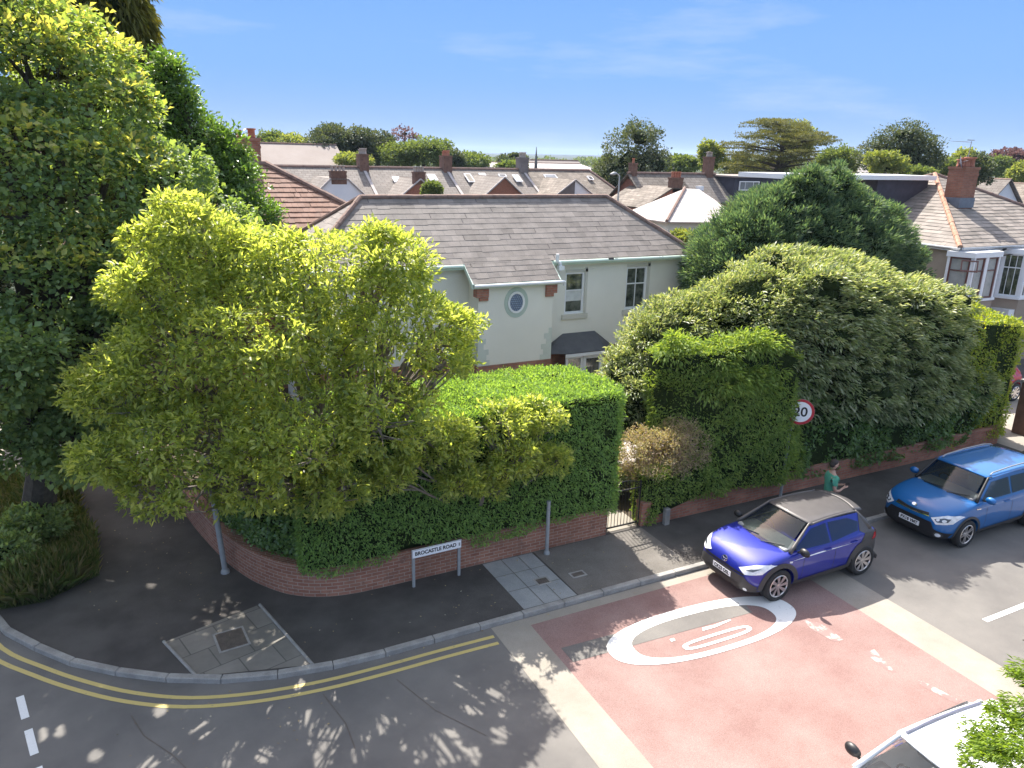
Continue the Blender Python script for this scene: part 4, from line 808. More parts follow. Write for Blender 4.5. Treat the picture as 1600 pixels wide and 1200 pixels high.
# cream outhouse
OH=empty('cream_annex',(28.5,34,0),0,'cream rendered annex with a pale sheet roof behind the main house','building')
one('wall',creamr,OH,box=(25.9-28.5,31-28.5,-1,3,0,5.2)); mb=MB(); mb.quad((25.6-28.5,-1.2,5.25),(31.3-28.5,-1.2,5.1),(31.3-28.5,3.2,6.7),(30.2-28.5,3.2,6.75)); mb.quad((25.6-28.5,-1.2,5.24),(30.2-28.5,3.2,6.74),(25.6-28.5,3.2,5.24)); mb.build('roof',palefar,OH,solid=.06)
mb=MB(); mb.tube([(25.6-28.5,-1.2,5.3),(30.2-28.5,3.2,6.8)],.09,6); mb.build('hip_ridge',ridgem,OH)
simplehouse('white_cottage','white gabled house at the far right edge behind the chimney','house',64,68.5,40,52,5.3,7.3,whiter,slatefar,ridge='y'); simplehouse('white_cottage','second white gabled house touching the right edge','house',68.9,75,37,50,4.9,6.9,whiter,slatefar2,ridge='y')
simplehouse('distant_house','small pale roofed house on the skyline at the far right','house',96,104,78,86,6.3,8.4,brickfar,palefar)
simplehouse('distant_house','far brick house hidden low behind the trees','house',64,74,118,126,5.3,7.4,brickfar,plainfar)
# ================================================================== CARS
tyrem=noisy('tyre_rubber',(.018,.018,.018),(.03,.029,.028),scale=8,rough=.85)
clad=noisy('grey_cladding_plastic',(.045,.043,.043),(.06,.057,.056),scale=5,rough=.6)
alloy=plain('alloy_metal',(.72,.68,.66),rough=.28,metal=.85); darkalloy=plain('dark_wheel',(.03,.03,.032),rough=.4)
chrome=plain('chrome_trim',(.75,.76,.78),rough=.12,metal=1)
carglass=glassmat('car_glass',(.03,.036,.036),see=.55); 
for n in ('car_glass',):
    pass
darkin=plain('car_interior',(.035,.036,.04),rough=.7); seatm=plain('car_seat',(.22,.22,.22),rough=.8); dashm=plain('car_dashboard',(.26,.27,.28),rough=.6)
headl=noisy('headlight_lens',(.62,.64,.68),(.85,.86,.88),scale=12,rough=.08,spec=.8); headd=plain('headlight_inner',(.10,.11,.13),rough=.1,spec=.9,metal=.3); redl=plain('tail_lens',(.35,.015,.02),rough=.1,spec=.8)
def carpaint(name,c,metal=.35):
    m=plain(name,c,rough=.5,metal=metal,spec=.4,coat=1.0,var=.02); return m
def ev(o):
    bpy.context.view_layer.update(); dg=bpy.context.evaluated_depsgraph_get(); return bpy.data.meshes.new_from_object(o.evaluated_get(dg))
def car(name,loc,rz,S,label,group=None):
    L_,W,Hh=S['L'],S['W'],S['H']; root=empty(name,loc,rz,label,'car',group)
    st=S['st']; mb=MB(); ring_=[]
    def sec(x,zb,zs,zt,w):
        h=[(0,zb),(.6*w,zb),(.9*w,zb+.03),(.975*w,zb+.13),(w,zb+(zs-zb)*.42),(w*.992,zb+(zs-zb)*.7),(w*.965,zs-.035),(w*.92,zs+.012),(w*.75,zs+(zt-zs)*.6+.008),(w*.4,zt),(0,zt+.004)]
        return h+[(-y,z) for y,z in reversed(h[1:-1])]
    for s in st: ring_.append([(s[0],y,z) for y,z in sec(*s)])
    n=len(ring_[0]); vs=[p for r in ring_ for p in r]; fs=[(i*n+k,i*n+(k+1)%n,(i+1)*n+(k+1)%n,(i+1)*n+k) for i in range(len(st)-1) for k in range(n)]
    fs.append(tuple(range(n))); fs.append(tuple((len(st)-1)*n+k for k in range(n-1,-1,-1))); mb.add(vs,fs)
    tmp=mb.build('tmpbody',S['paint'],None,sub=3); me=ev(tmp); bpy.data.objects.remove(tmp)
    bm=bmesh.new(); bm.from_mesh(me); bmesh.ops.recalc_face_normals(bm,faces=bm.faces); bm.to_mesh(me); bvh=BVHTree.FromBMesh(bm); bm.free()
    body=bpy.data.objects.new('body',me); link(body); 
    wr,WB,fx=S['wr'],S['WB'],S['fx']; axles=(fx,fx-WB)
    cut=[]
    for x in axles:
        for s in (-1,1):
            m=MB(); m.lathe([(.0005,-.16),(wr+.055,-.16),(wr+.055,.16),(.0005,.16)],40,Matrix.Translation((x,s*(W/2-.12),wr))@Matrix.Rotation(R(90),4,'X')); c=m.build('cut',darkin); bm=bmesh.new(); bm.from_mesh(c.data); bmesh.ops.recalc_face_normals(bm,faces=bm.faces); bm.to_mesh(c.data); bm.free(); cut.append(c)
            md=body.modifiers.new('c','BOOLEAN'); md.operation='DIFFERENCE'; md.object=c; md.solver='EXACT'
    me2=ev(body); bpy.data.objects.remove(body); 
    for c in cut: bpy.data.objects.remove(c)
    body=bpy.data.objects.new('body',me2); link(body,root); me2.polygons.foreach_set('use_smooth',[True]*len(me2.polygons))
    try: me2.set_sharp_from_angle(angle=R(38))
    except Exception: pass
    def proj(pn,poly,axis,sgn,mat,offz=.006,parent=None,res=.06,smooth=True):
        """lay a flat outline onto the body: axis 'x': poly in (y,z); axis 'y': poly in (x,z); axis 'z': (x,y)"""
        bm=bmesh.new(); vs=[bm.verts.new({'x':(0,a,b),'y':(a,0,b),'z':(a,b,0)}[axis]) for a,b in poly]; f=bm.faces.new(vs)
        bmesh.ops.triangulate(bm,faces=bm.faces[:])
        for _ in range(5):
            es=[e for e in bm.edges if e.calc_length()>res]
            if not es: break
            bmesh.ops.subdivide_edges(bm,edges=es,cuts=1); bmesh.ops.triangulate(bm,faces=bm.faces[:])
        for v in bm.verts:
            c=v.co; 
            if axis=='x': o_,d=Vector((sgn*4,c.y,c.z)),Vector((-sgn,0,0))
            elif axis=='y': o_,d=Vector((c.x,sgn*3,c.z)),Vector((0,-sgn,0))
            else: o_,d=Vector((c.x,c.y,4)),Vector((0,0,-1))
            h=bvh.ray_cast(o_,d)
            if h[0] is not None: v.co=h[0]+h[1]*(offz if h[1].dot(-d)>0 else -offz)
            else:
                q=bvh.find_nearest(Vector({'x':(sgn*L_/2,c.y,c.z),'y':(c.x,sgn*W/2,c.z),'z':(c.x,c.y,Hh)}[axis])); v.co=q[0]+q[1]*offz*.5
        me=bpy.data.meshes.new(pn); bm.to_mesh(me); bm.free(); me.materials.append(mat); o=bpy.data.objects.new(pn,me); link(o,parent or body)
        if smooth: me.polygons.foreach_set('use_smooth',[True]*len(me.polygons))
        return o
    # wheel arches and sills
    for s in (-1,1):
        for x in axles:
            out=[(x+(wr+S.get('aw',.125))*math.cos(t*math.pi/18),wr+(wr+S.get('aw',.125)-.01)*math.sin(t*math.pi/18)) for t in range(-1,20)]; inn_=[(x+(wr+.058)*math.cos(t*math.pi/18),wr+(wr+.058)*math.sin(t*math.pi/18)) for t in range(19,-2,-1)]
            m=MB(); k=len(out)
            V=[]
            for (ox,oz),(ix,iz) in zip(out,reversed(inn_)):
                for (qx,qz) in ((ox,oz),(ix,iz)):
                    h=bvh.ray_cast(Vector((qx,s*3,max(qz,S['zb']+.07))),Vector((0,-s,0))); y=h[0].y if h[0] else s*(W/2-.08)
                    V.append((qx,y+s*.012,qz)); 
            m.add(V,[(2*i,2*i+2,2*i+3,2*i+1) for i in range(k-1)]); a=m.build('wheel_arch',S['clad'],body,smooth=True,solid=.0)
        x0,x1=axles[1]+wr+.1,axles[0]-wr-.1; proj('sill',[(x0,S['zb']+.015),(x1,S['zb']+.015),(x1+.03,S['zb']+.17),(x0-.03,S['zb']+.2)],'y',s,S['clad'],.014,res=.15)
        for dx in S['doors']:
            pts=[(dx,S['zb']+.2),(dx+.012,S['zb']+.2),(dx+.012+S.get('dl',0),S['belt']-.03),(dx+S.get('dl',0),S['belt']-.03)]; proj('door_gap',pts,'y',s,darkin,.003,res=.2)
        for hx in S['handles']:
            h=bvh.ray_cast(Vector((hx,s*3,S['belt']-.12)),Vector((0,-s,0)))[0]; m=MB(); m.tube([(hx-.09,h.y+s*.0,h.z),(hx-.07,h.y+s*.03,h.z),(hx+.07,h.y+s*.03,h.z),(hx+.09,h.y,h.z)],.014,6); m.build('door_handle',S['handlem'],body)
    # greenhouse
    g=S['gh']; xb,xt,xr,xe=g['xb'],g['xt'],g['xr'],g['xe']; zb_,zt_=g['zb'],g['zt']; wb,wt=g['wb'],g['wt']; zr=g['zr']; crown_=g.get('crown',.05); cv=g.get('cv',.22)
    def ws(u,v,e=0): y=(2*u-1); return (xb+(xt-xb)*v-cv*y*y*(1-.55*v)+e*.8,y*(wb-.05+(wt-wb+.02)*v),zb_+.02+(zt_-zb_-.02)*v+crown_*v*(1-y*y)*.8+e*.6)
    def rf(u,v,e=0): 
        y=(2*u-1); x=xt+(xr-xt)*v-cv*.45*y*y*(1-v)+.1*y*y*v; zc=zt_+(zr-zt_)*v+g['arch']*4*v*(1-v)*(.5 if v>.5 else .5); w=wt+(g['wr']-wt)*v
        return (x,y*w,zc+crown_*(1-y*y)+e)
    def rg(u,v,e=0): y=(2*u-1); return (xr+(xe-xr)*v+.1*y*y*(1-v)+.13*y*y*v,y*(g['wr']+(g['we']-g['wr'])*v),zr+(g['ze']-zr)*v+crown_*(1-v)*(1-y*y))
    m=MB(); m.grid(lambda u,v:ws(.055+.89*u,.02+.95*v),14,10); m.build('windscreen',S.get('glass',carglass),body,smooth=True)
    m=MB(); m.grid(lambda u,v:rf(u,v),16,16); m.build('roof',S['roofm'],body,smooth=True,solid=.03)
    m=MB(); m.grid(lambda u,v:rg(.06+.88*u,.02+.95*v),12,8); m.build('rear_window',S.get('glass',carglass),body,smooth=True)
    if S.get('spoiler'): m=MB(); m.grid(lambda u,v:(xr-.02-.22*v+.1*(2*u-1)**2,(2*u-1)*(g['wr']-.02),zr+.015-.03*v+crown_*(1-(2*u-1)**2)*(1-.3*v)),12,4); m.build('spoiler',S['roofm'],body,smooth=True,solid=.035)
    def sy(x,z,s):   # side plane
        v=min(1,max(0,(z-zb_)/(zt_-zb_))); w=(wb+.02)+(wt+.02-wb-.02)*v; w-=.045*max(0,(abs(x-(xt+xr)/2)/(abs(xt-xr)/2+.4)))**3; return s*w
    for s in (-1,1):
        # pillars and rails
        u=0 if s<0 else 1
        mA=MB(); mA.tube([tuple(Vector(ws(u,v))+Vector((0,-s*.0,0))) for v in (-.04,.15,.35,.55,.75,.9,1.0)]+[rf(u,.04)],[.042,.04,.037,.035,.032,.03,.028,.026],8); mA.build('a_pillar',S['pillarm'],body,smooth=True)
        mR=MB(); mR.tube([rf(u,k/10,-.012) for k in range(11)],.026,8); mR.build('roof_rail',S['railm'],body,smooth=True)
        mC=MB(); mC.tube([rf(u,1.0),rg(u,.3),rg(u,.65),rg(u,1.0)],[.035,.055,.07,.08],8); mC.build('rear_pillar',S['cpm'],body,smooth=True)
        for k,poly in enumerate(S['side']):
            nm,mt,e=poly[0],poly[1],poly[2]; pts=poly[3]; bm=bmesh.new(); vs=[bm.verts.new((a,0,b)) for a,b in pts]; bm.faces.new(vs); bmesh.ops.triangulate(bm,faces=bm.faces[:])
            for _ in range(3):
                es=[q for q in bm.edges if q.calc_length()>.25]
                if es: bmesh.ops.subdivide_edges(bm,edges=es,cuts=1); bmesh.ops.triangulate(bm,faces=bm.faces[:])
            for v in bm.verts: v.co.y=sy(v.co.x,v.co.z,s)+s*e
            me=bpy.data.meshes.new(nm); bm.to_mesh(me); bm.free(); me.materials.append(mt); link(bpy.data.objects.new(nm,me),body)
        # mirror
        mx_,mz=S['mir']; my=s*(W/2+.02); mm=MB(); 
        bm=bmesh.new(); bmesh.ops.create_uvsphere(bm,u_segments=16,v_segments=10,radius=1)
        mm.add([(mx_+v.co.x*.085*(1 if v.co.x>0 else .35),my+s*.06+v.co.y*.125,mz+v.co.z*.085) for v in bm.verts],[tuple(v.index for v in f.verts) for f in bm.faces]); bm.free()
        mo=mm.build('wing_mirror',S['mirm'],body,smooth=True); m=MB(); m.tube([(mx_,my-s*.13,mz-.07),(mx_,my-s*.02,mz-.05)],.022,6); m.build('mirror_arm',clad,mo)
    # interior
    one('dashboard',dashm,body,box=(xb-.62,xb-.12,-wb*.86,wb*.86,zb_-.06,zb_+.05),bevel=.04)
    m=MB(); m.tube([(xb-.68+.035*math.sin(t),-wb*.42+.17*math.cos(t),zb_+.03+.16*math.sin(t)) for t in [k*math.pi/9 for k in range(19)]],.014,5,False); m.build('steering_wheel',darkin,body)
    for sy_ in (-1,1):
        for sx in (xb-1.15,xb-1.95):
            one('seat',seatm,body,boxes=[(sx-.13,sx,sy_*.36-.23,sy_*.36+.23,zb_-.25,zb_+.2),(sx-.11,sx-.02,sy_*.36-.12,sy_*.36+.12,zb_+.22,zb_+.36)],bevel=.04)
    # wipers
    for y0 in (-.45,.15): m=MB(); m.tube([ws((y0+.75)/1.5,.0,.03),ws((y0+1.2)/1.5,.13,.02)],.009,5); m.build('wiper',blackm,body)
    # wheels
    for x in axles:
        for s in (-1,1):
            MW=Matrix.Translation((x,s*(W/2-.11),wr))@Matrix.Rotation(R(-90*s),4,'X')
            m=MB(); a=wr; rr=wr*.70; m.lathe([(rr,-.1),(a*.93,-.105),(a,-.08),(a,.08),(a*.93,.105),(rr+.02,.108),(rr,.09)],40,MW); wo_=m.build('wheel',tyrem,root,smooth=True)
            m=MB(); m.lathe([(rr,.09),(rr-.015,.095),(rr-.03,.06),(rr-.035,-.05),(.001,-.05)],40,MW); m.build('rim',darkalloy,wo_)
            m=MB(); m.lathe([(rr+.003,.1),(rr-.012,.106),(rr-.022,.09)],40,MW); m.lathe([(.001,.085),(.05,.08),(.06,.05)],20,MW)
            ns=S['spokes']
            for k in range(ns):
                if S.get('twin'):
                    for da,w0,w1 in ((-.16,.012,.024),(.16,.012,.024)):
                        t=2*math.pi*k/ns; Mk=MW@Matrix.Rotation(t,4,'Z'); e=(rr-.015); m.add([(.045,-w0+da*.1,.078),(.045,w0+da*.1,.078),(e*math.cos(da)-.0,e*math.sin(da)+w1*.6,.09),(e*math.cos(da),e*math.sin(da)-w1*.6,.09)],[(0,1,2,3)],Mk)
                else:
                    t=2*math.pi*k/ns; Mk=MW@Matrix.Rotation(t,4,'Z'); e=rr-.015; m.add([(.04,-.02,.078),(.05,.02,.078),(e*.98,.075,.092),(e,-.005,.092)],[(0,1,2,3)],Mk)
            m.build('spokes',alloy,wo_,solid=.012)
    return root,body,bvh,proj
def plate(body,bvh,x,z,txt,w=.52,tilt=0):
    h=bvh.ray_cast(Vector((4,0,z)),Vector((-1,0,0)))[0]; xx=max(h.x,x)+.012
    p=one('number_plate',signw,body,box=(xx,xx+.008,-w/2,w/2,z-.056,z+.056)); 
    t=text(txt,.105,inkm,'characters',p,(xx+.0095,0,z-.002),(R(90),0,R(90)),sx=.93,bold=.0035); return p
blue=carpaint('violet_blue_paint',(.007,.017,.28),metal=.3); roofgrey=plain('dark_roof_paint',(.085,.078,.076),rough=.5,coat=.25,spec=.5,metal=.1); kblue=carpaint('bright_blue_paint',(.001,.12,.37),metal=.3); kroof=kblue; whitecar=carpaint('white_car_paint',(.80,.80,.81),metal=0); redcar=carpaint('red_car_paint',(.45,.02,.04),metal=.1); darkcar=carpaint('dark_car_paint',(.02,.022,.026),metal=.2)
# --- violet-blue two-tone hatchback
SA=dict(aw=.165,L=3.7,W=1.74,H=1.51,zb=.19,wr=.345,WB=2.43,fx=1.12,paint=blue,clad=clad,belt=1.0,doors=(.52,-.38),dl=-.06,handles=(-.18,-.95),handlem=blue,spokes=8,
 st=[(-1.83,.40,.80,.84,.60),(-1.79,.28,.92,.97,.74),(-1.62,.22,1.0,1.04,.82),(-1.2,.19,1.02,1.04,.865),(-.5,.18,.985,1.0,.855),(.3,.18,.965,.985,.855),(.85,.18,.955,1.0,.865),(1.2,.19,.915,.985,.87),(1.5,.20,.84,.92,.845),(1.7,.21,.75,.83,.77),(1.81,.24,.64,.72,.66),(1.845,.34,.54,.62,.55)],
 gh=dict(xb=1.02,xt=.26,xr=-1.28,xe=-1.62,zb=.97,zt=1.40,wb=.80,wt=.595,zr=1.42,wr=.56,we=.72,ze=1.04,arch=.06,crown=.05),roofm=roofgrey,pillarm=roofgrey,railm=roofgrey,cpm=roofgrey,mirm=blackm,mir=(.62,1.03),spoiler=True,
 side=[('side_frame',blue,.0,[(.86,.97),(.60,1.13),(.22,1.38),(-.3,1.43),(-1.2,1.40),(-1.42,1.22),(-1.55,1.0),(-1.0,.99)]),('side_window',carglass,.012,[(.74,1.0),(.50,1.14),(.2,1.335),(-.22,1.375),(-.25,1.005)]),('side_window',carglass,.012,[(-.30,1.005),(-.28,1.375),(-.85,1.36),(-1.15,1.24),(-1.1,1.08)]),('rear_panel',roofgrey,.008,[(-1.2,1.39),(-1.18,1.24),(-1.14,1.06),(-1.3,.98),(-1.58,.98),(-1.42,1.25)])])
c0,b0,v0,pj=car('parked_car',(12.06,10.33,0),math.pi,SA,'violet blue two-tone small hatchback with a dark roof parked over the red surfacing','cars along the road')
pj('bumper_grille',[(-.74,.215),(.74,.215),(.78,.42),(.58,.585),(-.58,.585),(-.78,.42)],'x',1,clad,.012)
pj('lower_grille',[(-.5,.27),(.5,.27),(.46,.40),(-.46,.40)],'x',1,blackm,.018)
for k in range(4): pj('grille_bar',[(-.5,.285+k*.03),(.5,.285+k*.03),(.5,.295+k*.03),(-.5,.295+k*.03)],'x',1,clad,.024)
pj('skid_trim',[(-.56,.205),(.56,.205),(.54,.228),(-.54,.228)],'x',1,plain('skid_silver',(.42,.42,.42),rough=.4),.022)
pj('nose_strip',[(-.56,.60),(.56,.60),(.60,.635),(-.60,.635)],'x',1,blackm,.008)
for s in (-1,1):
    pj('headlight',[(s*.40,.70),(s*.58,.63),(s*.80,.69),(s*.84,.86),(s*.66,.83)],'x',1,headl,.012); pj('headlight_inner',[(s*.56,.705),(s*.70,.72),(s*.77,.79),(s*.65,.755)],'x',1,headd,.018)
    pj('fog_lamp',[(s*(.62+.035*math.cos(t)),.33+.035*math.sin(t)) for t in [k*math.pi/6 for k in range(12)]],'x',1,headl,.02)
    pj('rear_quarter',[(-.93,.50),(-1.0,.40),(-1.6,.28),(-1.84,.32),(-1.82,.85),(-1.62,1.0),(-1.30,.99)],'y',s,clad,.007)
    pj('tail_light',[(-1.52,.80),(-1.86,.80),(-1.80,.92),(-1.60,.93)],'y',s,redl,.014); pj('indicator',[(.82,.80),(.9,.81),(.9,.845),(.82,.835)],'y',s,headl,.01)
plate(b0,v0,1.85,.475,'CK23 OSL')
# badge: three overlapping ovals
def ovals(body,bvh,z,rings,mat=chrome):
    m=MB()
    h=bvh.ray_cast(Vector((4,0,z)),Vector((-1,0,0)))[0]
    for a,b,dz in rings:
        pts=[]
        for k in range(25):
            t=2*math.pi*k/24; y,zz=a*math.cos(t),z+dz+b*math.sin(t); q=bvh.ray_cast(Vector((4,y,zz)),Vector((-1,0,0)))[0]; pts.append((q.x+.012,y,zz))
        m.tube(pts,.006,5,False)
    return m.build('badge',mat,body)
ovals(b0,v0,.705,[(.075,.05,0),(.026,.046,0),(.055,.019,.022)])
# --- bright blue boxy car
KG=dict(xb=1.10,xt=.52,xr=-1.72,xe=-1.98,zb=1.05,zt=1.52,wb=.83,wt=.68,zr=1.55,wr=.66,we=.76,ze=1.15,arch=.05,crown=.045,cv=.18)
SK=dict(L=4.14,W=1.80,H=1.62,zb=.2,wr=.335,WB=2.57,fx=1.22,paint=kblue,clad=clad,belt=1.05,doors=(.62,-.35,-1.2),dl=-.02,handles=(-.12,-1.0),handlem=kblue,spokes=5,twin=True,
 st=[(-2.05,.42,.95,1.0,.66),(-2.0,.3,1.05,1.1,.78),(-1.8,.23,1.1,1.14,.86),(-1.2,.2,1.09,1.1,.895),(-.4,.2,1.065,1.08,.89),(.5,.2,1.045,1.07,.89),(1.0,.2,1.03,1.09,.895),(1.4,.21,.99,1.07,.89),(1.75,.22,.92,1.01,.85),(1.93,.24,.82,.93,.77),(2.03,.27,.70,.82,.67),(2.07,.36,.58,.70,.56)],
 gh=KG,roofm=kblue,pillarm=blackm,railm=kblue,cpm=kblue,mirm=kblue,mir=(.72,1.13),
 side=[('side_frame',kblue,.0,[(.92,1.04),(.72,1.2),(.46,1.5),(-.3,1.54),(-1.7,1.53),(-1.9,1.1),(-1.0,1.06)]),('side_window',carglass,.012,[(.80,1.08),(.64,1.22),(.42,1.45),(-.22,1.475),(-.25,1.085)]),('side_window',carglass,.012,[(-.31,1.085),(-.29,1.475),(-1.05,1.47),(-1.1,1.10)]),('side_window',carglass,.012,[(-1.16,1.12),(-1.12,1.47),(-1.62,1.44),(-1.66,1.22)])])
c1_,b1_,v1_,pj=car('parked_car',(17.87,10.2,0),math.pi,SK,'bright blue boxy car with roof rails parked under the hedge shade','cars along the road')
pj('bumper_grille',[(-.74,.235),(.74,.235),(.84,.44),(.60,.52),(.52,.66),(-.52,.66),(-.60,.52),(-.84,.44)],'x',1,blackm,.012)
pj('skid_trim',[(-.62,.225),(.62,.225),(.60,.255),(-.60,.255)],'x',1,chrome,.022)
pj('upper_grille',[(-.42,.765),(-.1,.745),(.1,.745),(.42,.765),(.40,.83),(.1,.80),(-.1,.80),(-.40,.83)],'x',1,blackm,.012); pj('grille_trim',[(-.44,.755),(0,.730),(.44,.755),(.43,.77),(0,.745),(-.43,.77)],'x',1,chrome,.018)
pj('emblem',[(.06*math.cos(t),.87+.028*math.sin(t)) for t in [k*math.pi/8 for k in range(16)]],'x',1,chrome,.014)
for s in (-1,1):
    pj('headlight',[(s*.48,.75),(s*.62,.64),(s*.83,.68),(s*.88,.86),(s*.74,.87)],'x',1,headl,.012); pj('headlight_inner',[(s*.56,.74),(s*.63,.69),(s*.78,.72),(s*.80,.80),(s*.72,.81)],'x',1,headd,.018)
    for cy_ in (.63,.73): pj('headlight_bulb',[(s*(cy_+.032*math.cos(t)),.748+.032*math.sin(t)) for t in [k*math.pi/5 for k in range(10)]],'x',1,headl,.024)
    pj('fog_surround',[(s*(.68+.075*math.cos(t)),.40+.07*math.sin(t)) for t in [k*math.pi/7 for k in range(14)]],'x',1,clad,.02); pj('fog_lamp',[(s*(.68+.045*math.cos(t)),.40+.045*math.sin(t)) for t in [k*math.pi/7 for k in range(14)]],'x',1,headl,.028)
    pj('side_strip',[(-.75,.235),(.82,.235),(.82,.262),(-.75,.262)],'y',s,chrome,.03,res=.3); pj('side_vent',[(.86,.90),(1.02,.91),(1.02,.935),(.86,.92)],'y',s,chrome,.012)
    m=MB(); m.tube([(.30,s*.60,1.555),(.22,s*.60,1.60),(-.5,s*.60,1.645),(-1.3,s*.60,1.645),(-1.62,s*.60,1.60),(-1.68,s*.60,1.57)],.018,6); m.build('roof_bar',steel,b1_)
plate(b1_,v1_,2.07,.50,'PX18 VMT')
# --- white hatch, only its roof and windscreen in view
import copy
SW=dict(SA); SW.update(paint=whitecar,roofm=whitecar,pillarm=whitecar,railm=whitecar,cpm=whitecar,W=1.78,L=4.0,side=[(a,whitecar if b is blue or b is roofgrey else b,c,d) for a,b,c,d in SA['side']])
SW['gh']=dict(SA['gh'],xt=.36,wt=.64,wb=.82,zt=1.43,xr=-1.42,xe=-1.7)
c2_,b2_,v2_,pj=car('parked_car',(8.55,4.3,0),math.pi,SW,'white hatchback cut off by the bottom edge of the photo','cars along the road')
m=MB(); m.tube([(-.45,0,1.515),(-.52,0,1.545)],[.02,.012],6); m.build('aerial_base',blackm,b2_)
plain('grey_strip',(.3,.3,.36))
for s in (-1,1): m=MB(); m.tube([(.2,s*.575,1.466),(-.3,s*.565,1.486),(-.8,s*.55,1.48),(-1.3,s*.525,1.452)],.02,5); m.build('roof_gutter',MATS['grey_strip'],b2_)
# --- red car on the drive and dark car at the far right
SR=dict(SA); SR.update(paint=redcar,roofm=redcar,pillarm=redcar,railm=redcar,cpm=redcar,side=[(a,redcar if b is blue or b is roofgrey else b,c,d) for a,b,c,d in SA['side']])
p=aty(1588,622,16.5)
c3_,b3_,v3_,pj=car('parked_car',(27.75,16.5,KH),math.pi,SR,'red car on the driveway showing over the timber fence','cars along the road')
for s in (-1,1): pj('headlight',[(s*.44,.70),(s*.60,.66),(s*.80,.74),(s*.83,.86),(s*.66,.80)],'x',1,headl,.012)
SD=dict(SK); SD.update(paint=darkcar,roofm=darkcar,railm=darkcar,cpm=darkcar,mirm=darkcar,side=[(a,darkcar if b is kblue else b,c,d) for a,b,c,d in SK['side']])
c4_,b4_,v4_,pj=car('parked_car',(22.95,10.25,0),math.pi,SD,'dark car behind the bright blue one, just showing at the right edge','cars along the road')
# ================================================================== PERSON
skin=noisy('skin',(.42,.25,.18),(.50,.31,.23),scale=9,rough=.55); hairm=plain('dark_hair',(.03,.022,.018),rough=.7); teem=noisy('green_t_shirt',(.06,.26,.17),(.09,.33,.22),scale=5,rough=.9); jean=noisy('dark_trousers',(.03,.035,.05),(.05,.055,.075),scale=6,rough=.9); shoe=plain('dark_shoe',(.04,.04,.04))
def skinmesh(name,chains,mat,parent,sub=2,root=0):
    """chains: list of point lists [(x,y,z,r)...]; identical points are shared"""
    V=[];E=[];Rr=[];idx={}
    for ch in chains:
        prev=None
        for x,y,z,r in ch:
            k=(round(x,4),round(y,4),round(z,4))
            if k not in idx: idx[k]=len(V); V.append((x,y,z)); Rr.append(r)
            i=idx[k]
            if prev is not None: E.append((prev,i))
            prev=i
    me=bpy.data.meshes.new(name); me.from_pydata(V,E,[]); o=bpy.data.objects.new(name,me); link(o); md=o.modifiers.new('s','SKIN'); sv=me.skin_vertices[0].data
    for i,r in enumerate(Rr): sv[i].radius=(r,r*.92) if not isinstance(r,tuple) else r
    sv[root].use_root=True; md.use_smooth_shade=True; m2=o.modifiers.new('u','SUBSURF'); m2.levels=m2.render_levels=sub
    me2=ev(o); bpy.data.objects.remove(o); me2.materials.clear(); me2.materials.append(mat); me2.polygons.foreach_set('use_smooth',[True]*len(me2.polygons)); o=bpy.data.objects.new(name,me2); link(o,parent); return o
PE_=empty('person',(14.2,11.22,KH),R(-25),'man in a green T-shirt standing behind the violet car looking down at his hands','person')
# local: faces +x, left +y
pel=(0,0,.94,.15); 
body_=[[pel,(0,0,1.1,.135),(.0,0,1.3,.155),(-.01,0,1.42,.12),(0,0,1.5,.062),(.015,0,1.56,.06)],
 [pel,(0,.09,.88,.095),(.01,.10,.5,.062),(0,.10,.28,.055),(-.02,.10,.09,.04),(.05,.105,.045,.04),(.15,.11,.035,.035)],[pel,(0,-.09,.88,.095),(.04,-.10,.5,.062),(.02,-.10,.28,.055),(.0,-.10,.09,.04),(.07,-.105,.045,.04),(.17,-.11,.035,.035)]]
def arm(s):
    pts=[(-.01,0,1.42,.12),(-.01,s*.17,1.40,.07),(-.02,s*.215,1.27,.05),(-.01,s*.235,1.12,.043),(.12,s*.19,1.09,.036),(.24,s*.10,1.12,.027),(.29,s*.075,1.135,.03),(.315,s*.065,1.14,.028)]
    ch=[pts]
    for k in range(4):
        y0=s*(.065+.019*(1.5-k)*-s*s); yy=s*.065+.018*(k-1.5); l=(.055,.065,.062,.048)[k]; ch.append([(.315,s*.065,1.14,.028),(.335,yy,1.142,.0095),(.335+l*.5,yy-s*.008,1.15,.0085),(.335+l*.8,yy-s*.022,1.165,.0075)])
    ch.append([(.29,s*.075,1.135,.03),(.305,s*.04,1.16,.011),(.33,s*.02,1.178,.009)])
    return ch
skinmesh('body',body_+arm(1)+arm(-1),skin,PE_)
hb=[[(.0,0,1.54,.055),(.02,0,1.60,.075),(.02,0,1.67,.098),(.008,0,1.735,.085),(.0,0,1.765,.045)]]
hd=skinmesh('head',hb,skin,PE_); hd.rotation_euler=(0,R(16),0); hd.location=(-.46,0,.09)
m=MB(); m.lathe([(.001,.026),(.012,.012),(.017,-.02),(.001,-.028)],8,Matrix.Translation((.122,0,1.645))); m.build('nose',skin,hd,smooth=True)
for s in (-1,1):
    m=MB(); bm=bmesh.new(); bmesh.ops.create_uvsphere(bm,u_segments=8,v_segments=6,radius=1); F_=[tuple(v.index for v in f.verts) for f in bm.faces]
    m.add([(.106+v.co.x*.012,s*.033+v.co.y*.013,1.672+v.co.z*.008) for v in bm.verts],F_); m.build('eye',blackm,hd,smooth=True)
    m=MB(); m.add([(.015+v.co.x*.024,s*.096+v.co.y*.012,1.655+v.co.z*.033) for v in bm.verts],F_); m.build('ear',skin,hd,smooth=True); 
m=MB(); m.add([(.112+v.co.x*.008,v.co.y*.026,1.60+v.co.z*.007) for v in bm.verts],F_); m.build('mouth',plain('lip',(.3,.12,.1)),hd,smooth=True)
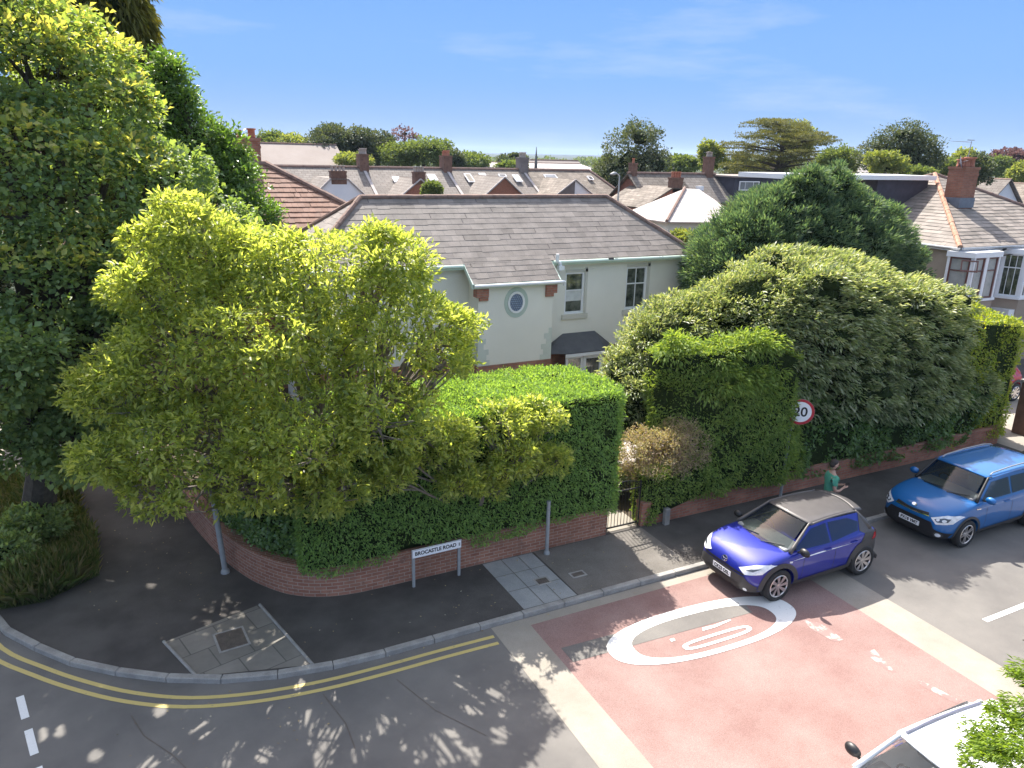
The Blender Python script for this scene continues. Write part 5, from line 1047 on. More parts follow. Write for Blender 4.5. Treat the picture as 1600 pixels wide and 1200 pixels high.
m=MB(); m.add([(-.008+v.co.x*.108,v.co.y*.1,1.705+v.co.z*.088) for v in bm.verts],F_); m.build('hair',hairm,hd,smooth=True,sub=2); m=MB(); m.add([(-.03+v.co.x*.085,v.co.y*.094,1.655+v.co.z*.085) for v in bm.verts],F_); m.build('hair',hairm,hd,smooth=True,sub=2); m=MB(); m.add([(.082+v.co.x*.03,v.co.y*.055,1.585+v.co.z*.035) for v in bm.verts],F_); m.build('beard',hairm,hd,smooth=True,sub=2)
bm.free()
skinmesh('t_shirt',[[(0,0,.93,.165),(0,0,1.1,.152),(0,0,1.3,.17),(-.01,0,1.42,.132),(-.005,0,1.475,.085)],[(-.01,0,1.42,.132),(-.01,.17,1.40,.085),(-.02,.215,1.27,.068),(-.018,.222,1.22,.066)],[(-.01,0,1.42,.132),(-.01,-.17,1.40,.085),(-.02,-.215,1.27,.068),(-.018,-.222,1.22,.066)]],teem,PE_)
skinmesh('trousers',[[(0,0,.97,.16),(0,0,.9,.155),(0,.095,.82,.105),(.01,.10,.5,.078),(0,.10,.28,.072),(-.02,.10,.1,.07)],[(0,0,.9,.155),(0,-.095,.82,.105),(.04,-.10,.5,.078),(.02,-.10,.28,.072),(.0,-.10,.1,.07)]],jean,PE_)
for s,dx in ((1,0),(-1,.02)): one('shoe',shoe,PE_,box=(-.07+dx,.2+dx,s*.105-.045,s*.105+.045,0,.075),bevel=.03)
ph=tag(one('phone',blackm,None,box=(-.075,.075,-.037,.037,-.004,.004),bevel=.003),'dark phone held in both hands by the man in green','phone'); ph.matrix_world=PE_.matrix_world if False else Matrix.Translation((14.2,11.22,KH))@Matrix.Rotation(R(-25),4,'Z')@Matrix.Translation((.375,0,1.172))@Matrix.Rotation(R(-25),4,'Y')
# ================================================================== VEGETATION
mag=islandmat('magnolia_leaf',[(0.130,0.185,0.061),(0.208,0.265,0.074),(0.364,0.410,0.121),(0.270,0.320,0.095),(0.478,0.500,0.176),(0.177,0.225,0.074)],trans=.56,rough=.42,spec=.45,tcol=(2.15,2.1,.85))
maple=islandmat('maple_leaf',[(0.109,0.177,0.084),(0.172,0.265,0.117),(0.266,0.354,0.149),(0.140,0.206,0.100)],trans=.42,rough=.5,spec=.4,tcol=(1.9,1.8,.55))
maplelit=islandmat('maple_young_leaf',[(0.277,0.359,0.126),(0.403,0.462,0.151),(0.529,0.487,0.202),(0.252,0.347,0.126)],trans=.5,rough=.5,spec=.3,tcol=(1.6,1.5,.5))
holly=islandmat('holly_leaf',[(0.070,0.134,0.039),(0.110,0.198,0.058),(0.180,0.270,0.078)],trans=.3,rough=.3,spec=.55,tcol=(2.2,2.2,.6))
cypr=islandmat('cypress_spray',[(0.105,0.119,0.033),(0.165,0.168,0.046),(0.135,0.154,0.039)],trans=.3,rough=.7,tcol=(1.8,1.6,.5))
hedgem=islandmat('hedge_spray',[(0.120,0.215,0.066),(0.175,0.287,0.099),(0.240,0.377,0.117),(0.306,0.449,0.149)],trans=.4,rough=.6,spec=.2,tcol=(2.0,1.9,.55))
hedge2m=islandmat('cypress_hedge_spray',[(0.117,0.192,0.052),(0.176,0.269,0.071),(0.234,0.326,0.084),(0.328,0.403,0.119)],trans=.38,rough=.6,spec=.25,tcol=(1.9,1.8,.55))
silver=islandmat('laurel_leaf',[(0.149,0.213,0.090),(0.218,0.274,0.132),(0.299,0.347,0.192),(0.483,0.493,0.360)],trans=.33,rough=.4,spec=.5,tcol=(1.7,1.65,.6))
yewm=islandmat('yew_spray',[(0.058,0.104,0.075),(0.091,0.146,0.098),(0.143,0.201,0.124),(0.221,0.268,0.143)],trans=.3,rough=.6,spec=.25,tcol=(1.7,1.9,.8))
privm=islandmat('privet_leaf',[(.16,.24,.045),(.24,.32,.05),(.34,.40,.07),(.42,.42,.10)],trans=.45,rough=.45,tcol=(1.8,1.7,.4))
twigm=noisy('dry_twig',(.20,.13,.10),(.36,.26,.20),scale=5,rough=1)
twigleaf=islandmat('dry_leaf',[(.26,.19,.15),(.34,.27,.22),(.28,.28,.13),(.40,.36,.18),(.28,.20,.17)],trans=.25,rough=.8)
grassm=islandmat('grass_blade',[(.09,.13,.04),(.13,.18,.05),(.20,.21,.09),(.28,.25,.14)],trans=.3,rough=.7,tcol=(1.8,1.7,.5))
litter=islandmat('fallen_leaf',[(.28,.20,.09),(.40,.33,.18),(.20,.13,.07),(.5,.46,.36)],rough=.9)
bgA=islandmat('far_leaf_green',[(0.081,0.125,0.055),(0.135,0.187,0.077),(0.189,0.237,0.110)],trans=.35,rough=.7,tcol=(1.8,1.7,.5))
bgB=islandmat('far_leaf_dark',[(0.050,0.078,0.051),(0.082,0.108,0.069),(0.126,0.150,0.092)],trans=.28,rough=.6,tcol=(1.7,1.6,.55))
bgC=islandmat('far_leaf_bright',[(0.146,0.196,0.070),(0.215,0.265,0.105),(0.273,0.294,0.140)],trans=.4,rough=.7,tcol=(1.7,1.6,.45))
bgP=islandmat('far_leaf_purple',[(0.136,0.085,0.088),(0.204,0.128,0.120)],trans=.3,rough=.7,tcol=(1.6,1.3,1.2))
bgQ=islandmat('cedar_needles',[(.095,.115,.05),(.135,.15,.06),(.18,.185,.085)],trans=.25,rough=.8,tcol=(1.7,1.5,.5))
def lump(bl,n,r0,r1,zmin=-.2,seed=1,out=1.0):
    rg=np.random.default_rng(seed); o=list(bl)
    for c,r in bl:
        r=np.array(r)*np.ones(3); c=np.array(c)
        for _ in range(n):
            d=rg.normal(size=3); d/=np.linalg.norm(d); d[2]=max(d[2],zmin); q=rg.uniform(r0,r1); o.append((tuple(c+d*r*out),(q,q,q*.8)))
    return o
def treeroot(name,base,label,cat='tree',group=None): return empty(name,base,0,label,cat,group)
def rel(blobs,b): return [((c[0]-b[0],c[1]-b[1],c[2]-b[2]),r) for c,r in blobs]
def PB(px,py,Y,rx,ry,rz): c=aty(px,py,Y); return ((c.x,c.y,c.z),(rx,ry,rz))
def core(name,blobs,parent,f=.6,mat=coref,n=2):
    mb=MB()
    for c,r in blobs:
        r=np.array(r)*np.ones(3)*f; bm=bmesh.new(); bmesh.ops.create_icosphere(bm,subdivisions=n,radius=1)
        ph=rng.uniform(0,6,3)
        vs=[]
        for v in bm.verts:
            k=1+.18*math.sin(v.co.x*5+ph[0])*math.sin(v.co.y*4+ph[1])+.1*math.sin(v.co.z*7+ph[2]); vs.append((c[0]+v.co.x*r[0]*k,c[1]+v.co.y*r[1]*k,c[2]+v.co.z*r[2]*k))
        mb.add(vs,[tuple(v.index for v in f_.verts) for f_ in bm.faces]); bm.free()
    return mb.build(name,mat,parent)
# ---- magnolia overhanging the corner
b=(3.6,14.6,KH); T=treeroot('magnolia_tree',b,'big yellow-green magnolia leaning over the corner wall and footway')
blobs=[PB(300,385,14.6,.75,.9,.8),PB(258,450,14.2,.78,.8,.6),PB(420,430,14.6,1.1,1.2,.85),PB(540,440,14.0,1.1,1.2,.9),PB(600,415,13.6,.8,.9,.65),PB(620,520,13.3,1.15,1.1,.8),PB(690,505,13.1,.42,.4,.3),PB(700,555,13.0,.4,.5,.3),PB(400,540,13.6,1.4,1.3,1.0),PB(270,560,13.8,1.0,1.0,.8),
 PB(185,605,13.9,.68,.8,.5),PB(310,680,13.3,1.25,1.1,.75),PB(218,700,13.3,.6,.7,.48),PB(460,680,12.8,1.2,1.1,.75),PB(590,650,12.7,1.0,1.0,.65),PB(270,760,13.0,.8,.7,.35),PB(390,755,12.7,.8,.6,.4),PB(500,770,12.5,.55,.5,.32)]
bl=lump(rel(blobs,b),3,.22,.42,seed=4)
o,CC=leaf_crown('crown',mag,bl,2750,.22,28,.125,.048,T,up=.9,jit=.95,shell=(.72,1.1),deep=.93,flat=.6,zmin=-.85,back=.6)
mb=MB(); limbs(mb,(0,0,-.1),bl,CC,.13,ntwig=420,rt=.014); mb.build('trunk',bark,T)
b=(6.3,13.9,KH); T=treeroot('magnolia_tree',b,'lower magnolia branch mass hanging in front of the clipped hedge')
blobs=[PB(700,690,12.75,.65,.5,.42),PB(780,660,12.8,.6,.5,.42),PB(850,655,12.8,.45,.4,.38),PB(800,720,12.65,.62,.5,.4),PB(720,750,12.6,.5,.4,.32),PB(860,715,12.7,.42,.4,.35),PB(610,745,12.5,.45,.4,.3),PB(655,700,12.7,.5,.4,.35),PB(770,760,12.55,.22,.2,.22)]
bl=lump(rel(blobs,b),2,.12,.24,seed=6); o,CC=leaf_crown('crown',mag,bl,700,.16,30,.11,.042,T,up=.9,jit=.9,shell=(.5,1.1),deep=.75,flat=.65)
mb=MB(); limbs(mb,(0,0,-.1),bl,CC,.07,ntwig=160,rt=.01); mb.build('trunk',bark,T)
# ---- big maple on the left
b=(-2.6,19.0,KH); T=treeroot('maple_tree',b,'huge maple filling the left edge, top leaves coloured bright for sunlight')
blobs=[((-4.2,20.5,12.0),(3.0,3.0,2.6)),PB(60,130,19.5,1.9,2.2,1.5),PB(140,190,19,1.25,1.6,1.1),PB(60,280,18.2,1.7,2.0,1.4),PB(190,290,18,1.0,1.4,1.0),PB(30,420,17.6,1.8,1.8,1.3),PB(150,420,17.4,1.1,1.4,1.0),PB(250,370,17.6,.8,1.0,.7),PB(100,540,17,1.2,1.4,.9),PB(10,560,16.8,1.2,1.4,.9),PB(210,500,16.8,.8,1.1,.8),PB(120,640,16.8,.9,.9,.35),PB(310,330,18.6,.6,.7,.6),PB(20,700,16.6,1.2,.7,.25),PB(120,700,16.8,.6,.5,.25),((-5.5,18.5,8.5),(3,3,3.2)),((-5.0,17.0,5.5),(2.2,2,1.8))]
bl=lump(rel(blobs+[((1.3,18.6,6.3),(1.2,1.2,.9)),((.6,18.5,7.8),(.9,1,.8))],b),3,.4,.75,seed=8)  # last two blobs added, hidden behind the magnolia, to shade the corner paving
o,CC=leaf_crown('crown',maple,bl,3100,.32,40,.12,.095,T,up=.35,jit=.9,shell=(.78,1.05),deep=.92,back=.6,flat=.7,zmin=-.8,nup=1.0)
top=[x for x in bl if x[0][2]>5.5][:7]
o2,_=leaf_crown('young_leaves',maplelit,top,620,.3,24,.14,.09,T,up=1.2,jit=.8,shell=(.95,1.1),deep=.85,zmin=.25)  # brighter leaves over the top; sunlight painted into their colour
mb=MB(); limbs(mb,(0,0,-.1),bl,CC,.32,ntwig=120,rt=.02); mb.build('trunk',darkbark,T)
# ---- conifer behind it
b=(-.6,27,KH); T=treeroot('cypress_tree',b,'tall dark drooping cypress rising behind the maple at top left')
blobs=[((-.6,27,12.4),(1.9,1.8,2.6)),((.2,26.6,10.6),(1.25,1.4,1.3)),((.25,26.5,12.2),(1.0,1.2,1.4)),((.5,26.3,9.3),(1.1,1.1,1.2)),((-1.2,27,8),(2,1.8,2.5))]
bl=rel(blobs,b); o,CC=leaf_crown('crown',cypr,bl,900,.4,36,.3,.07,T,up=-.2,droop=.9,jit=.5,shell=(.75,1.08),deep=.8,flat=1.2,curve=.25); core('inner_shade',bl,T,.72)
mb=MB(); mb.tube([(0,0,-.1),(0,0,13)],[.35,.08],8); mb.build('trunk',darkbark,T)
# ---- holly / evergreen
b=(2.2,22.6,KH); T=treeroot('holly_tree',b,'dark glossy evergreen tree with a pointed top left of the tiled roof')
blobs=[PB(258,120,22.6,.32,.4,.6),PB(268,170,22.6,.65,.7,.7),PB(300,230,22.4,.95,1,.8),PB(250,260,22.4,1.1,1,.9),PB(345,290,22,.95,1.0,.8),PB(300,330,22,1.2,1.2,.9),PB(385,345,21.6,.75,.9,.7),PB(395,400,21.4,.7,.9,.8),PB(330,420,21.4,1.3,1.2,1.0),PB(355,235,22.2,.35,.5,.4),PB(420,420,21.2,.4,.6,.5)]
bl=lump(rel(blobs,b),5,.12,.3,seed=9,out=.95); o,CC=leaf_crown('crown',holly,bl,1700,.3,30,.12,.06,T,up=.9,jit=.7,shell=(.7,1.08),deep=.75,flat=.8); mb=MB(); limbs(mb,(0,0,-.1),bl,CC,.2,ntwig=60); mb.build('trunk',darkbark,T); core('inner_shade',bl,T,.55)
# ---- clipped hedges
def hedge(name,poly,z0,z1f,mat,label,dens,Ln,Wd,cat='hedge',rnd=.25,lump=.06,topd=1.0,ztop=None,droop=.3,out=.55,corem=coref,faces=None,jit=.5,back=True):
    """poly: ccw footprint; ztop(x,y)->height"""
    cx_=sum(p[0] for p in poly)/len(poly); cy_=sum(p[1] for p in poly)/len(poly); e=empty(name,(cx_,cy_,KH),0,label,cat)
    zt=ztop or (lambda x,y:z1f); zb=z0 if callable(z0) else (lambda x,y:z0)
    ins=offs(poly+[poly[0]],.0)
    c=Vector((cx_,cy_))
    P=[];N=[]
    n=len(poly)
    lf=lambda x,y,z:lump*(math.sin(x*2.1+z*1.7+y)+math.sin(x*4.3-z*3.9+y*3+1)*.6+math.sin(z*6+x*7.7+y*5)*.3)
    for i in range(n):
        a,b_=Vector(poly[i]),Vector(poly[(i+1)%n]); Ld=(b_-a).length; t=(b_-a).normalized(); nr=Vector((t.y,-t.x))
        if not back and nr.y>.8: continue
        H_=zt(*((a+b_)/2))-zb(*((a+b_)/2)); k=int(Ld*H_*dens)
        for _ in range(k):
            u=random.random(); q=a.lerp(b_,u); zz0,zz1=zb(q.x,q.y),zt(q.x,q.y); z=zz0+(zz1-zz0)*random.random()
            d=lf(q.x,q.y,z); h=zz1-z; 
            if h<rnd: d-=rnd*(1-math.sqrt(max(0,1-(1-h/rnd)**2)))
            P.append((q.x+nr.x*d,q.y+nr.y*d,z)); N.append((nr.x,nr.y,.25 if h>rnd else .9))
    xs=[p[0] for p in poly]; ys=[p[1] for p in poly]; area=(max(xs)-min(xs))*(max(ys)-min(ys))
    from mathutils.geometry import intersect_point_tri_2d
    tris=[(Vector(poly[0]),Vector(poly[i]),Vector(poly[i+1])) for i in range(1,n-1)]
    for _ in range(int(area*dens*topd)):
        q=Vector((random.uniform(min(xs),max(xs)),random.uniform(min(ys),max(ys))))
        if not any(intersect_point_tri_2d(q,*t) for t in tris): continue
        P.append((q.x,q.y,zt(q.x,q.y)+lf(q.x,q.y,3)*.8)); N.append((0,0,1))
    P=np.array(P);N=np.array(N); P=P-np.array([cx_,cy_,KH]); k=len(P)
    nzv=np.sin(P[:,0]*5.3+1.1*np.sin(P[:,2]*4))*np.sin(P[:,2]*6.1+P[:,0]*2+P[:,1])*np.sin(P[:,1]*3.7+P[:,0]*1.3+2); kp=(rng.random(k)>np.clip((nzv-.35)*2.2,0,.8)); P=P[kp];N=N[kp];k=len(P); st_=rng.random(k)<.05; P=P+N*(st_*rng.uniform(.02,.12,k))[:,None]
    P=P-N*rng.uniform(0,.09,(k,1)); D=nrm(N*out+rdir(k)*jit+np.array([0,0,-droop])*(N[:,2:3]<.8)); NR=nrm(N+rdir(k)*.7)
    s=rng.uniform(.6,1.3,k); leafobj('foliage',mat,P,D,NR,Ln*s,Wd*s,e,fold=.12,curve=.15)
    # dark branchy inside
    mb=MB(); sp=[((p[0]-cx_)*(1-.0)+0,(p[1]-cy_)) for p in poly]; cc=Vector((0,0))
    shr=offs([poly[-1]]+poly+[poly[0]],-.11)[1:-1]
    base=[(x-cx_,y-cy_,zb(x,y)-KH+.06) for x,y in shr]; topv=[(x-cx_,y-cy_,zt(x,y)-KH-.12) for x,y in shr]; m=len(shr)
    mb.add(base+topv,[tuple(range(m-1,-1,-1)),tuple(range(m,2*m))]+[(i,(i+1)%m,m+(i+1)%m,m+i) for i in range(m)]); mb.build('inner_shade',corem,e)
    return e
hz=lambda x,y:3.62-.05*(x<6)-max(0,(3.4-x))*.55-.1*max(0,y-13.6)*.5
hedge('clipped_hedge',[(2.3,13.15),(3.2,12.98),(5,12.95),(9.25,12.95),(9.48,13.15),(9.48,15.4),(8.5,15.9),(2.6,15.9)],lambda x,y:.74+.07*math.sin(x*1.7)+.05*math.sin(x*6.1)+(.16 if 4.2<x<5.7 else 0),0,hedgem,'tall clipped green hedge over the brick wall, between corner and gate',1350,.085,.026,ztop=hz,rnd=.22,lump=.03,back=False)
hedge('ivy_hedge',[(1.55,14.7),(1.8,14.2),(2.35,13.6),(3.2,13.35),(3.4,15),(1.75,17.5),(1.15,17.5),(1.3,15.6)],lambda x,y:.62+.12*math.sin(x*5),1.6,holly,'dark ivy spilling over the curved corner wall below the magnolia',900,.08,.06,ztop=lambda x,y:1.9+.3*math.sin(x*3+y*2),rnd=.3,lump=.09,jit=.7,out=.3)
h2=lambda x,y:(4.34 if x<13.5 else 4.34-.4*(x-13.5))-.24*max(0,y-13)
hedge('overgrown_hedge',[(11.15,14.3),(11.45,13.4),(12.1,12.98),(12.8,12.9),(13.9,12.80),(14.35,12.70),(14.6,12.95),(15.3,13.1),(15.4,15.0),(11.4,15.0)],lambda x,y:.62+.03*math.sin(x*3),0,hedge2m,'overgrown cypress hedge right of the gate with loose feathery top',1150,.11,.03,ztop=h2,rnd=1.0,lump=.09,jit=.6,droop=.45,back=False)
# loose feathery sprays along its upper half
bl=[]
for i in range(13):
    x=11.4+i*.29; bl.append(((x-12.8,13.2-14.1+random.uniform(-.1,.45)+max(0,12.2-x)*.8,4.05+random.uniform(-.25,.2)-KH-.15*max(0,i-8)),(.38,.36,.33)))
for i in range(7): bl.append(((12.0+i*.3-12.8,12.98-14.1,3.35+random.uniform(-.3,.3)-KH),(.35,.25,.3)))
he=[o for o in bpy.data.objects if o.name.startswith('overgrown_hedge')][0]; base=he.location
bl=[((c[0]+12.8-base.x,c[1]+14.1-base.y,c[2]),r) for c,r in bl]
P_,OD,CD,CCc=crown_pts(bl,420,.2,30,.2,shell=(.7,1.1),deep=.4,flat=.6)
Dd=nrm(OD+rdir(len(P_))*.4+np.array([0,-.35,-.3])); leafobj('feathery_sprays',hedge2m,P_,Dd,nrm(np.array([0,0,1.])+rdir(len(P_))*.6),rng.uniform(.08,.17,len(P_)),rng.uniform(.025,.045,len(P_)),he,curve=.2)
hedge('laurel_hedge',[(15.2,13.1),(19,13.05),(22.6,13.1),(23.2,13.3),(23.2,15),(15.2,15)],lambda x,y:.42+.05*math.sin(x*2.2),0,holly,'dark leafy hedge over the brick wall behind the parked blue cars',620,.11,.055,ztop=lambda x,y:2.3+.15*math.sin(x*1.3),rnd=.4,lump=.12,jit=.8,out=.35,back=False)
hedge('privet_hedge',[(21.2,13.2),(24.2,13.15),(24.6,13.4),(25.6,18.6),(21.6,18.6)],lambda x,y:.3,0,privm,'golden privet hedge at the right edge in front of the bay windows',650,.085,.045,ztop=lambda x,y:4.25+.12*math.sin(x*3)+.1*math.sin(y*2.2)-.25*max(0,(x-23.3)),rnd=.35,lump=.09,jit=.9,out=.4)
# ---- large silvery laurel dome
b=(17,15.8,KH); T=treeroot('laurel_shrub',b,'huge domed silvery-green shrub swelling over the hedge behind the 20 sign','shrub')
blobs=[((16.7,15.0,3.75),(3.9,2.3,2.35)),((13.6,16.0,3.05),(2.0,1.8,1.9)),((19.5,14.9,3.15),(2.8,2.2,2.05)),((17.4,14.2,2.6),(2.4,1.35,1.55)),((19.8,14.0,2.3),(2.5,1.3,1.45)),((16.4,13.95,4.3),(2.2,1.2,1.6)),((19.3,13.9,3.9),(2.6,1.25,1.5)),((12.2,16.0,2.2),(1.1,1.2,1.5)),((22.3,14.2,2.0),(1.4,1.1,1.2))]
bl=rel(blobs,b); bl=lump(bl,8,.3,.5,seed=10,zmin=0,out=.93)
P_,OD,CD,CCc=crown_pts(bl,2800,.26,34,.3,shell=(.9,1.06),deep=.9,flat=.5,zmin=-.5)
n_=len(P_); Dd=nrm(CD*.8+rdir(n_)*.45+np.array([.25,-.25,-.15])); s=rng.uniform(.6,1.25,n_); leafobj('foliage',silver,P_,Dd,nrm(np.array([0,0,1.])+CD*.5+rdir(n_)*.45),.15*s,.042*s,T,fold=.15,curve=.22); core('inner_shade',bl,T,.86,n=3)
# ---- dark yew behind
b=(22.4,21.0,KH); T=treeroot('yew_tree',b,'dark blue-green conifer with a twin top behind the domed shrub')
blobs=[((22.9,21,4.6),(4.6,2.6,2.6)),((20.2,20.8,4.6),(2.2,1.8,2.0)),((21.5,21,6.0),(2.1,1.6,1.35)),((23.7,20.8,6.3),(1.3,1.3,1.6)),((25.6,20.6,5.2),(2.0,1.5,1.8)),((26.8,20.4,3.9),(1.6,1.4,1.6)),((22.1,20.6,7.2),(.7,.8,.8)),((24.7,20.6,6.6),(.6,.7,.9)),((19.2,20.5,3.6),(1.4,1.4,1.7))]
bl=rel(blobs,b); bl0=bl; bl=lump(bl,9,.2,.45,seed=12,zmin=0,out=1.0)+[((x-22.4,y-21.0,z-KH),(.32,.32,.62)) for x,y,z in ((21.0,20.6,7.05),(21.7,20.5,7.35),(22.3,20.5,7.1),(23.6,20.5,7.75),(24.1,20.6,7.4),(24.9,20.4,6.9),(20.0,20.6,6.2),(25.7,20.3,6.6),(19.3,20.5,5.6),(26.6,20.2,5.9))]; P_,OD,CD,CCc=crown_pts(bl,2300,.26,40,.2,shell=(.84,1.16),deep=.88,flat=.7,zmin=-.4)
n_=len(P_); Dd=nrm(OD*.9+CD*.4+rdir(n_)*.35+np.array([0,0,.15])); s=rng.uniform(.6,1.3,n_); leafobj('crown',yewm,P_,Dd,nrm(np.array([0,0,.8])+rdir(n_)*.7),.17*s,.038*s,T,fold=.1,curve=.1); core('inner_shade',bl,T,.82,n=3)
mb=MB(); mb.tube([(0,0,-.1),(0,0,6)],[.35,.1],8); mb.build('trunk',darkbark,T)
# ---- dry twiggy shrub beside the gate
b=(10.9,13.6,KH); T=treeroot('dry_shrub',b,'dry brownish twiggy shrub at the hedge corner just right of the gate','shrub')
blobs=[((10.75,13.3,1.75),(.62,.5,.62)),((11.35,13.15,1.85),(.6,.45,.65)),((10.6,13.9,1.6),(.55,.6,.7)),((11.5,13.6,2.1),(.4,.5,.4))]
bl=rel(blobs,b); o,CC=leaf_crown('foliage',twigleaf,bl,520,.13,26,.055,.024,T,shell=(.6,1.1),deep=.6,jit=.9)
mb=MB()
for q in CC[rng.choice(len(CC),260)]:
    q=Vector(q); s_=Vector((q.x*.35,q.y*.4,.5+random.random()*.7)); mb.tube([s_,s_.lerp(q,.55)+Vector(rng.normal(size=3))*.05,q*1.05],[.007,.005,.002],4,False)
mb.build('twigs',twigm,T)
# ---- low leafy growth around the gate
hedge('gateside_bush',[(10.2,13.25),(10.5,12.98),(12.0,12.93),(12.3,13.3),(10.3,13.7)],lambda x,y:.1+.5*max(0,min(1,(x-10.45)/.3)),0,hedge2m,'low clipped growth hanging down beside the gate below the dry shrub',1300,.07,.03,ztop=lambda x,y:1.32+.25*(x-10.3),rnd=.2,lump=.04)
for k,(x,y,r,lb) in enumerate(((10.5,15.0,.55,'sunlit variegated bush behind the gate bars'),(11.2,16.6,.7,'pale bush further up the garden path behind the gate'),(9.55,17.8,.5,'small green bush by the path deep in the gap between hedges'))):
    T=treeroot('garden_bush',(x,y,KH),lb,'bush'); leaf_crown('foliage',silver if k<2 else holly,[((0,0,r*.75),(r,r,r*.9))],130,.13,24,.07,.04,T,shell=(.7,1.05),zmin=-.5); core('inner_shade',[((0,0,r*.7),(r,r,r*.8))],T,.75)
# ---- verge grass + ground cover
n_=15000; tri=verge; pts=[]
from mathutils.geometry import intersect_point_tri_2d as ipt
tr=[(Vector(verge[0]),Vector(verge[i]),Vector(verge[i+1])) for i in range(1,len(verge)-1)]
while len(pts)<n_:
    q=Vector((random.uniform(-4,-1),random.uniform(15,22.1)))
    if any(ipt(q,*t) for t in tr): pts.append((q.x,q.y,KH+.02+.0*random.random()))
P_=np.array(pts); D_=nrm(rdir(n_)*.6+np.array([0,0,1.])); hgt=.2+.3*np.clip(np.sin(P_[:,0]*2.1)*np.sin(P_[:,1]*1.3)+.3,0,1)
tag(leafobj('long_grass',grassm,P_,D_,rdir(n_),hgt*rng.uniform(.6,1.4,n_),.03,None,curve=.3),'rough long grass on the verge at the left edge','grass',kind='stuff')
T=treeroot('verge_bush',(-3.0,16.9,KH),'shaded leafy bush on the grass verge under the maple','bush'); leaf_crown('foliage',maple,[((-.2,.1,.3),(.8,.8,.4)),((.5,-.5,.15),(.6,.5,.28)),((-.9,-.9,.2),(.8,.5,.3)),((.4,1.3,.3),(.8,.7,.4))],330,.18,22,.1,.06,T,shell=(.6,1.05),zmin=-.3); core('inner_shade',[((-.2,.1,.25),(.8,.8,.35))],T,.6)
# ---- fallen leaves
n_=620; px_=rng.uniform(-3.5,9,n_); py_=rng.uniform(9.5,20,n_); keep=[]
for x,y in zip(px_,py_):
    on=(y>11.35 and y<13.0 and x>2) or (x<2 and y>13.5-.2*x and x<1.0 and x>-1.6)
    keep.append((x,y,KH+.012) if on else ((x,y,.012) if 10.9<y<11.06 and x>2 or (x>-1.3 and x<2.2 and y<11.4) else None))
P_=np.array([k for k in keep if k]); n_=len(P_); D_=rdir(n_); D_[:,2]*=.12; tag(leafobj('fallen_leaves',litter,P_,D_,np.tile([0,0,1.],(n_,1))+rdir(n_)*.2,rng.uniform(.02,.055,n_),rng.uniform(.015,.035,n_),None),'small dry fallen leaves scattered over the shaded footway and gutter','leaf litter',kind='stuff')
# ---- foreground conifer at the lower right
b=(9.3,3.0,.1); T=treeroot('conifer_tree',b,'bright feathery conifer branch entering at the bottom right corner')
blobs=[]
for px,py,t,r in ((1585,1125,7.2,.22),(1560,1160,7.0,.22),(1605,1060,7.4,.14),(1620,1150,7.0,.35),(1525,1150,7.1,.1),(1545,1185,6.9,.2),(1600,1190,6.8,.35),(1596,945,7.8,.05),(1598,1000,7.8,.06),(1640,1020,7.5,.2),(1660,1100,7.2,.4),(1560,1115,7.2,.1)):
    c=att(px,py,t); blobs.append((tuple(c-Vector(b)),(r,r,r*.75)))
blobs.append(((.9,-.9,3.2),(1.0,.9,1.6)))
o=crown_pts(blobs,420,.1,60,.2,shell=(.3,1.15),deep=.1,flat=.5); P_,OD,CD,CCc=o; n_=len(P_); Dd=nrm(np.array([-.7,.35,.15])+rdir(n_)*.5)
leafobj('crown',islandmat('conifer_new_growth',[(.18,.27,.04),(.26,.36,.05),(.12,.20,.04)],trans=.4,rough=.6,tcol=(1.6,1.6,.4)),P_,Dd,nrm(rdir(n_)*.6+np.array([0,0,1.])),rng.uniform(.04,.09,n_),.014,T,curve=.15)
mb=MB(); mb.tube([(1.2,-1.2,-.1),(1.1,-1.1,5.2)],[.2,.05],8)
for c,r in blobs[:-1]:
    c=Vector(c); mb.tube([(1.1,-1.05,max(.5,c.z-.5)),Vector((1.1,-1.05,c.z-.2)).lerp(c,.5),c],[.03,.018,.006],6)
mb.build('trunk',darkbark,T)
